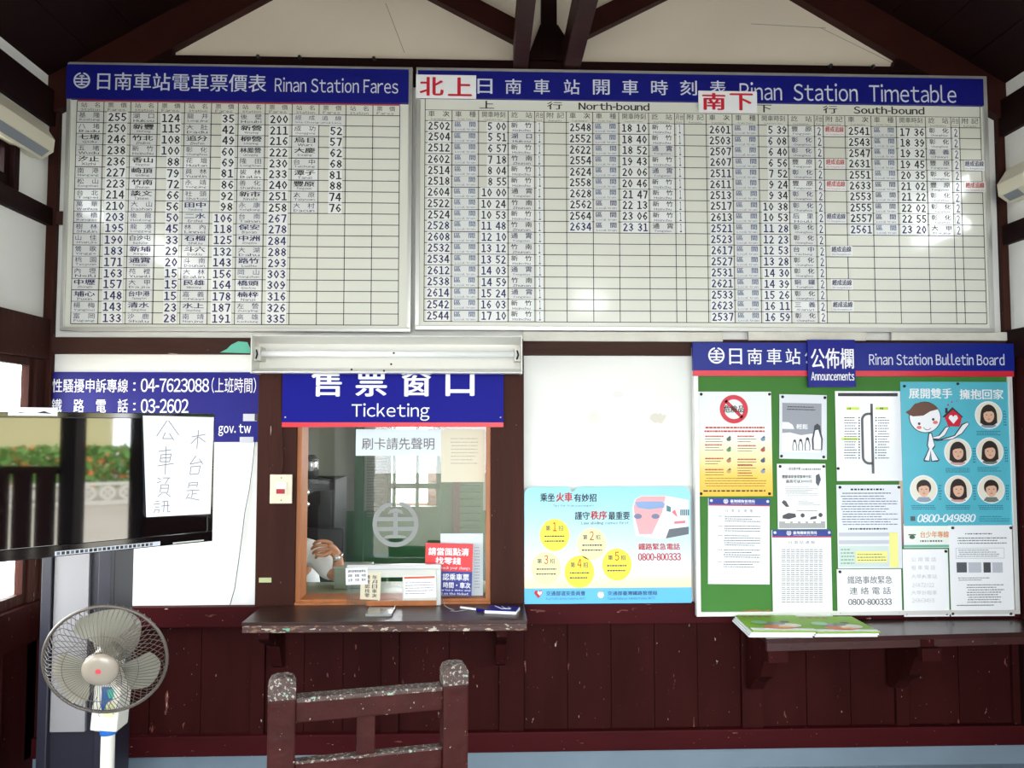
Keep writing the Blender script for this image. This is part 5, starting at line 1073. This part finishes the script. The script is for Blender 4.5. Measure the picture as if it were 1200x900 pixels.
# shirt over torso and upper arms, trousers
Vs = [V[0], V[1], V[2], (V[3][0], V[3][1], V[3][2]-.01), V[7], tuple(Vector(V[7]).lerp(Vector(V[8]), .86)), V[11], tuple(Vector(V[11]).lerp(Vector(V[12]), .8))]
child(skinmesh('shirt', Vs, [(0,1),(1,2),(2,3),(3,4),(4,5),(3,6),(6,7)], [(.17,.13),(.155,.12),(.17,.12),(.11,.085), .075,.066,.075,.066], shirt))
child(skinmesh('trousers', [(V[0][0], V[0][1], V[0][2]-.03), V[15], V[16], (V[17][0], V[17][1], .14), V[19], V[20], (V[21][0], V[21][1], .14)], [(0,1),(1,2),(2,3),(0,4),(4,5),(5,6)], [(.16,.12), .1,.075,.06, .1,.075,.06], trou))
b = MB(); hc = Vector((px0-.03, .56, 1.10)); vs = []
bm = bmesh.new(); bmesh.ops.create_uvsphere(bm, u_segments=20, v_segments=14, radius=1)
for v_ in bm.verts:
    c = v_.co; v_.co = Vector((hc.x+c.x*.088, hc.y+.015+c.y*.1, hc.z+.025+c.z*.11))
bmesh.ops.delete(bm, geom=[v_ for v_ in bm.verts if (v_.co.y < hc.y-.03 and v_.co.z < hc.z+.07) or v_.co.z < hc.z-.04], context='VERTS')
bm.verts.index_update(); b.add([v_.co for v_ in bm.verts], [[v_.index for v_ in f.verts] for f in bm.faces], hrm, True); bm.free(); child(b.build('hair'))
b = MB()
for s_ in (-1, 1):
    for prt in ((.012, M('eye white', '#e8e4de', .4), 0), (.006, black, -.008)):
        b.lathe([(0, prt[0]*.6), (prt[0]*.8, prt[0]*.3), (prt[0], 0)], (hc.x+.032*s_, hc.y-.085+prt[2]*.6, hc.z+.01), prt[1], 10, 'y')
child(b.build('eyes')); b = MB().tube([(hc.x, hc.y-.085, hc.z+.01), (hc.x, hc.y-.108, hc.z-.018), (hc.x, hc.y-.09, hc.z-.024)], [.008, .012, .009], sk, 8); child(b.build('nose'))
b = MB().tube([(hc.x-.025, hc.y-.082, hc.z-.047), (hc.x, hc.y-.09, hc.z-.05), (hc.x+.025, hc.y-.082, hc.z-.047)], [.003, .006, .003], M('lips', '#9c5548', .5), 8); child(b.build('mouth'))
# raised hand: palm and five curled fingers pointing to the face (left)
wr = Vector(V[9]); pc = Vector(V[10])
def finger(k):
    base = pc+Vector((-.012, .0, .028-.019*k)); ln = (.06, .068, .062, .05)[k]; c1 = .2+.12*k
    a = base; b1 = a+Vector((-ln*.62, -.012, .004-.004*k)); b2 = b1+Vector((-ln*.42, .012, -.012)); b3 = b2+Vector((-ln*.2, .02, -.014)); return [a, b1, b2, b3]
for k in range(4):
    p4 = finger(k); o = child(skinmesh('finger', [tuple(pc+Vector((.02, 0, .012-.01*k)))]+[tuple(q) for q in p4], [(0,1),(1,2),(2,3),(3,4)], [.011,.0105,.0095,.0085,.007], sk, 1))
o = child(skinmesh('thumb', [tuple(pc+Vector((.015, -.01, -.02))), tuple(pc+Vector((-.012, -.03, -.04))), tuple(pc+Vector((-.045, -.035, -.038))), tuple(pc+Vector((-.066, -.03, -.028)))], [(0,1),(1,2),(2,3)], [.014,.012,.0105,.008], sk, 1))
child(skinmesh('palm', [tuple(wr), tuple(pc+Vector((.018, 0, .0))), tuple(pc+Vector((-.012, 0, .004)))], [(0,1),(1,2)], [(.026,.02),(.034,.018),(.04,.016)], sk, 1))
wdir = (pc-wr).normalized(); uu = wdir.orthogonal().normalized(); vv = wdir.cross(uu); cc = wr.lerp(Vector(V[8]), .06)
child(MB().tube([tuple(cc+(uu*math.cos(i*.524)+vv*math.sin(i*.524))*.031) for i in range(12)], .005, steel, 6, True).build('watch_strap'))
child(MB().lathe([(0, .012), (.014, .011), (.016, 0)], (cc.x, cc.y-.03, cc.z), M('watch face', '#d8dadc', .2, .6), 16, 'y').build('watch_face'))
oc = thing('office_chair', (px0-.05, .98, 0), 'dark office chair under the seated clerk', 'chair')
MB().box(px0-.30, px0+.20, .80, 1.22, .36, .41, darkp, .015).build('seat', oc); MB().box(px0-.27, px0+.17, 1.20, 1.25, .45, .95, darkp, .015).build('backrest', oc)
MB().tube([(px0-.05, 1.0, .36), (px0-.05, 1.0, .06)], .03, darkp, 10).build('column', oc)
for i in range(5): a = i*1.2566; MB().tube([(px0-.05, 1.0, .07), (px0-.05+.26*math.cos(a), 1.0+.26*math.sin(a), .02)], .016, darkp, 8).build('leg', oc)
# ================================================================ OUTSIDE (seen through openings and mirrored in the television)
pav = M('pale paving', '#a39a8b', .8, vary=.1, vscale=.8)
struct(MB().box(-14, 24, -24, YB-.12, -.12, -.04, pav).box(XR+.1, 24, YB-.12, 6, -.12, -.04, pav).box(-14, XL-.1, YB-.12, 6, -.12, -.04, pav), 'floor_outside', 'pale paving outside the station')
k = PY(28, 440, 0)
yw_ = -.34
tag(MB().box(-3.3, -3.15, .25, .42, -.05, 2.6, M('verandah post', '#9a7468', .6)).build('verandah_post'), 'pinkish brown post outside the left window', 'post')
# boarding with slits below the right hatch
hb = thing('slatted_barrier', (XR, -4.4, 0), 'dark slatted barrier below the right hatch, mirrored in the television', 'barrier')
# garden
import numpy as np
hfw = Vector((1, .80, 0)).normalized()
gx0, gy0 = 12.0, -10.2
def along(t, off=0): dirv = Vector((.553, .834, 0)); nv = Vector((.834, -.553, 0)); return Vector((gx0, gy0, 0))+dirv*t+nv*off
lw_ = bpy.data.objects.new('block_fence', None); COL.objects.link(lw_); tag(lw_, 'low pale patterned block fence mirrored in the television', 'fence'); lw_.location = along(0); lw_.rotation_euler = (0, 0, math.atan2(.834, .553))
fm = M('pale concrete block', '#d9d4c8', .7); MB().box(-7, 7, -.05, .05, -.04, .05, fm).build('base_course', lw_); MB().box(-7, 7, -.06, .06, .36, .42, fm).build('coping', lw_)
b = MB().ring(0, .205, .10, .15, 0, fm, 0, 360, 14)
for a in (45, 135): c_, s_ = math.cos(math.radians(a))*.11, math.sin(math.radians(a))*.11; b.line((-c_, .205-s_), (c_, .205+s_), .03, 0.001, fm)
me = qm('ring', b, (0, 0, 0)); 
for i in range(38):
    o = bpy.data.objects.new('ring_block', me); COL.objects.link(o); o.parent = lw_; o.location = (-6.8+i*.36, 0, 0); md = o.modifiers.new('s', 'SOLIDIFY'); md.thickness = .05
rg = random.Random(3)
def bush(name, c, ext, nl, mats, lab, cat, sz=.12, rotz=0):
    b = MB()
    for i in range(nl):
        th_, ph = rg.uniform(0, 6.283), math.acos(rg.uniform(-1, 1)); rr = rg.uniform(.75, 1)
        p = Vector((math.cos(th_)*math.sin(ph)*ext[0]*rr, math.sin(th_)*math.sin(ph)*ext[1]*rr, math.cos(ph)*ext[2]*rr)); 
        if rotz: p = Matrix.Rotation(rotz, 3, 'Z') @ p
        if ext[0] > ext[1]*3: # hedge: boxier
            p = Matrix.Rotation(rotz, 3, 'Z') @ Vector((rg.uniform(-1, 1)*ext[0], rg.uniform(-1, 1)*ext[1], rg.uniform(-1, 1)*ext[2]))
        u_ = Vector((rg.gauss(0,1), rg.gauss(0,1), rg.gauss(0,1))).normalized(); w_ = u_.orthogonal().normalized(); s_ = sz*rg.uniform(.6, 1.2); q = Vector(c)+p
        b.add([q-u_*s_, q+w_*s_*.5, q+u_*s_, q-w_*s_*.5], [(0,1,2,3)], mats[0] if rg.random() > .13 else mats[-1])
    o = b.build(name, None, c); return tag(o, lab, cat)
leafg = M('hedge leaf', '#5f8a3a', .7); leafd = M('tree leaf', '#4d7a44', .7); orf = M('orange flower', '#e8793a', .6); leafy = M('leaf light', '#8fae54', .7)
h0 = along(0, .9); bush('flower_hedge', (h0.x, h0.y, .72), (6.5, .5, .42), 7000, [leafg, orf], 'hedge with orange flowers mirrored in the television', 'hedge', .1, math.atan2(.834, .553))
for t, off, s_, lab in ((3.2, 4, 1.5, 'round leafy tree right of the pale house, mirrored in the television'), (-6.0, 6, 1.9, 'leafy tree left of the pale house, mirrored in the television'), (8, 5, 1.8, 'leafy tree far right, mirrored in the television')):
    p = along(t, off); rt2 = thing('garden_tree', (p.x, p.y, 0), lab, 'tree')
    MB().tube([(p.x, p.y, -.04), (p.x+.1, p.y, 1.2), (p.x, p.y+.1, 2.4)], [.18, .13, .08], M('bark', '#5e4a3a', .8), 8).build('trunk', rt2)
    o = bush('foliage', (p.x, p.y, 2.9), (s_, s_, s_*.95), 3500, [leafd, leafy], None, None, .2); o.parent = rt2; o.location = Vector((p.x, p.y, 2.9))-Vector(rt2.location)
p = along(-1.6, 13); hs = bpy.data.objects.new('pale_house', None); COL.objects.link(hs); tag(hs, 'pale yellow house beyond the garden, mirrored in the television', 'house'); hs.location = p; hs.rotation_euler = (0, 0, math.atan2(.834, .553))
MB().box(-2.8, 2.8, 0, 4, -.1, 2.6, M('house wall', '#d8cf9c', .8)).build('wall', hs); MB().prism([(-3.2, 2.6), (3.2, 2.6), (2.6, 3.5), (-2.6, 3.5)], -.4, 4.4, M('house roof', '#8f8a84', .7)).build('roof', hs)
for a in (-1.6, 1.0): MB().box(a, a+.9, -.04, .02, .9, 1.9, M('house pane', '#6f7f88', .2)).build('window', hs)
# slit boarding: planks with gaps
for i in range(5):
    y0_ = -4.86+i*.193; MB().box(XR-.055, XR-.02, y0_, y0_+.15, .12, 1.2, wood, .003).build('slat', hb)
MB().box(XR-.06, XR-.02, -4.88, -3.9, 1.2, 1.26, wood).build('top_rail', hb)
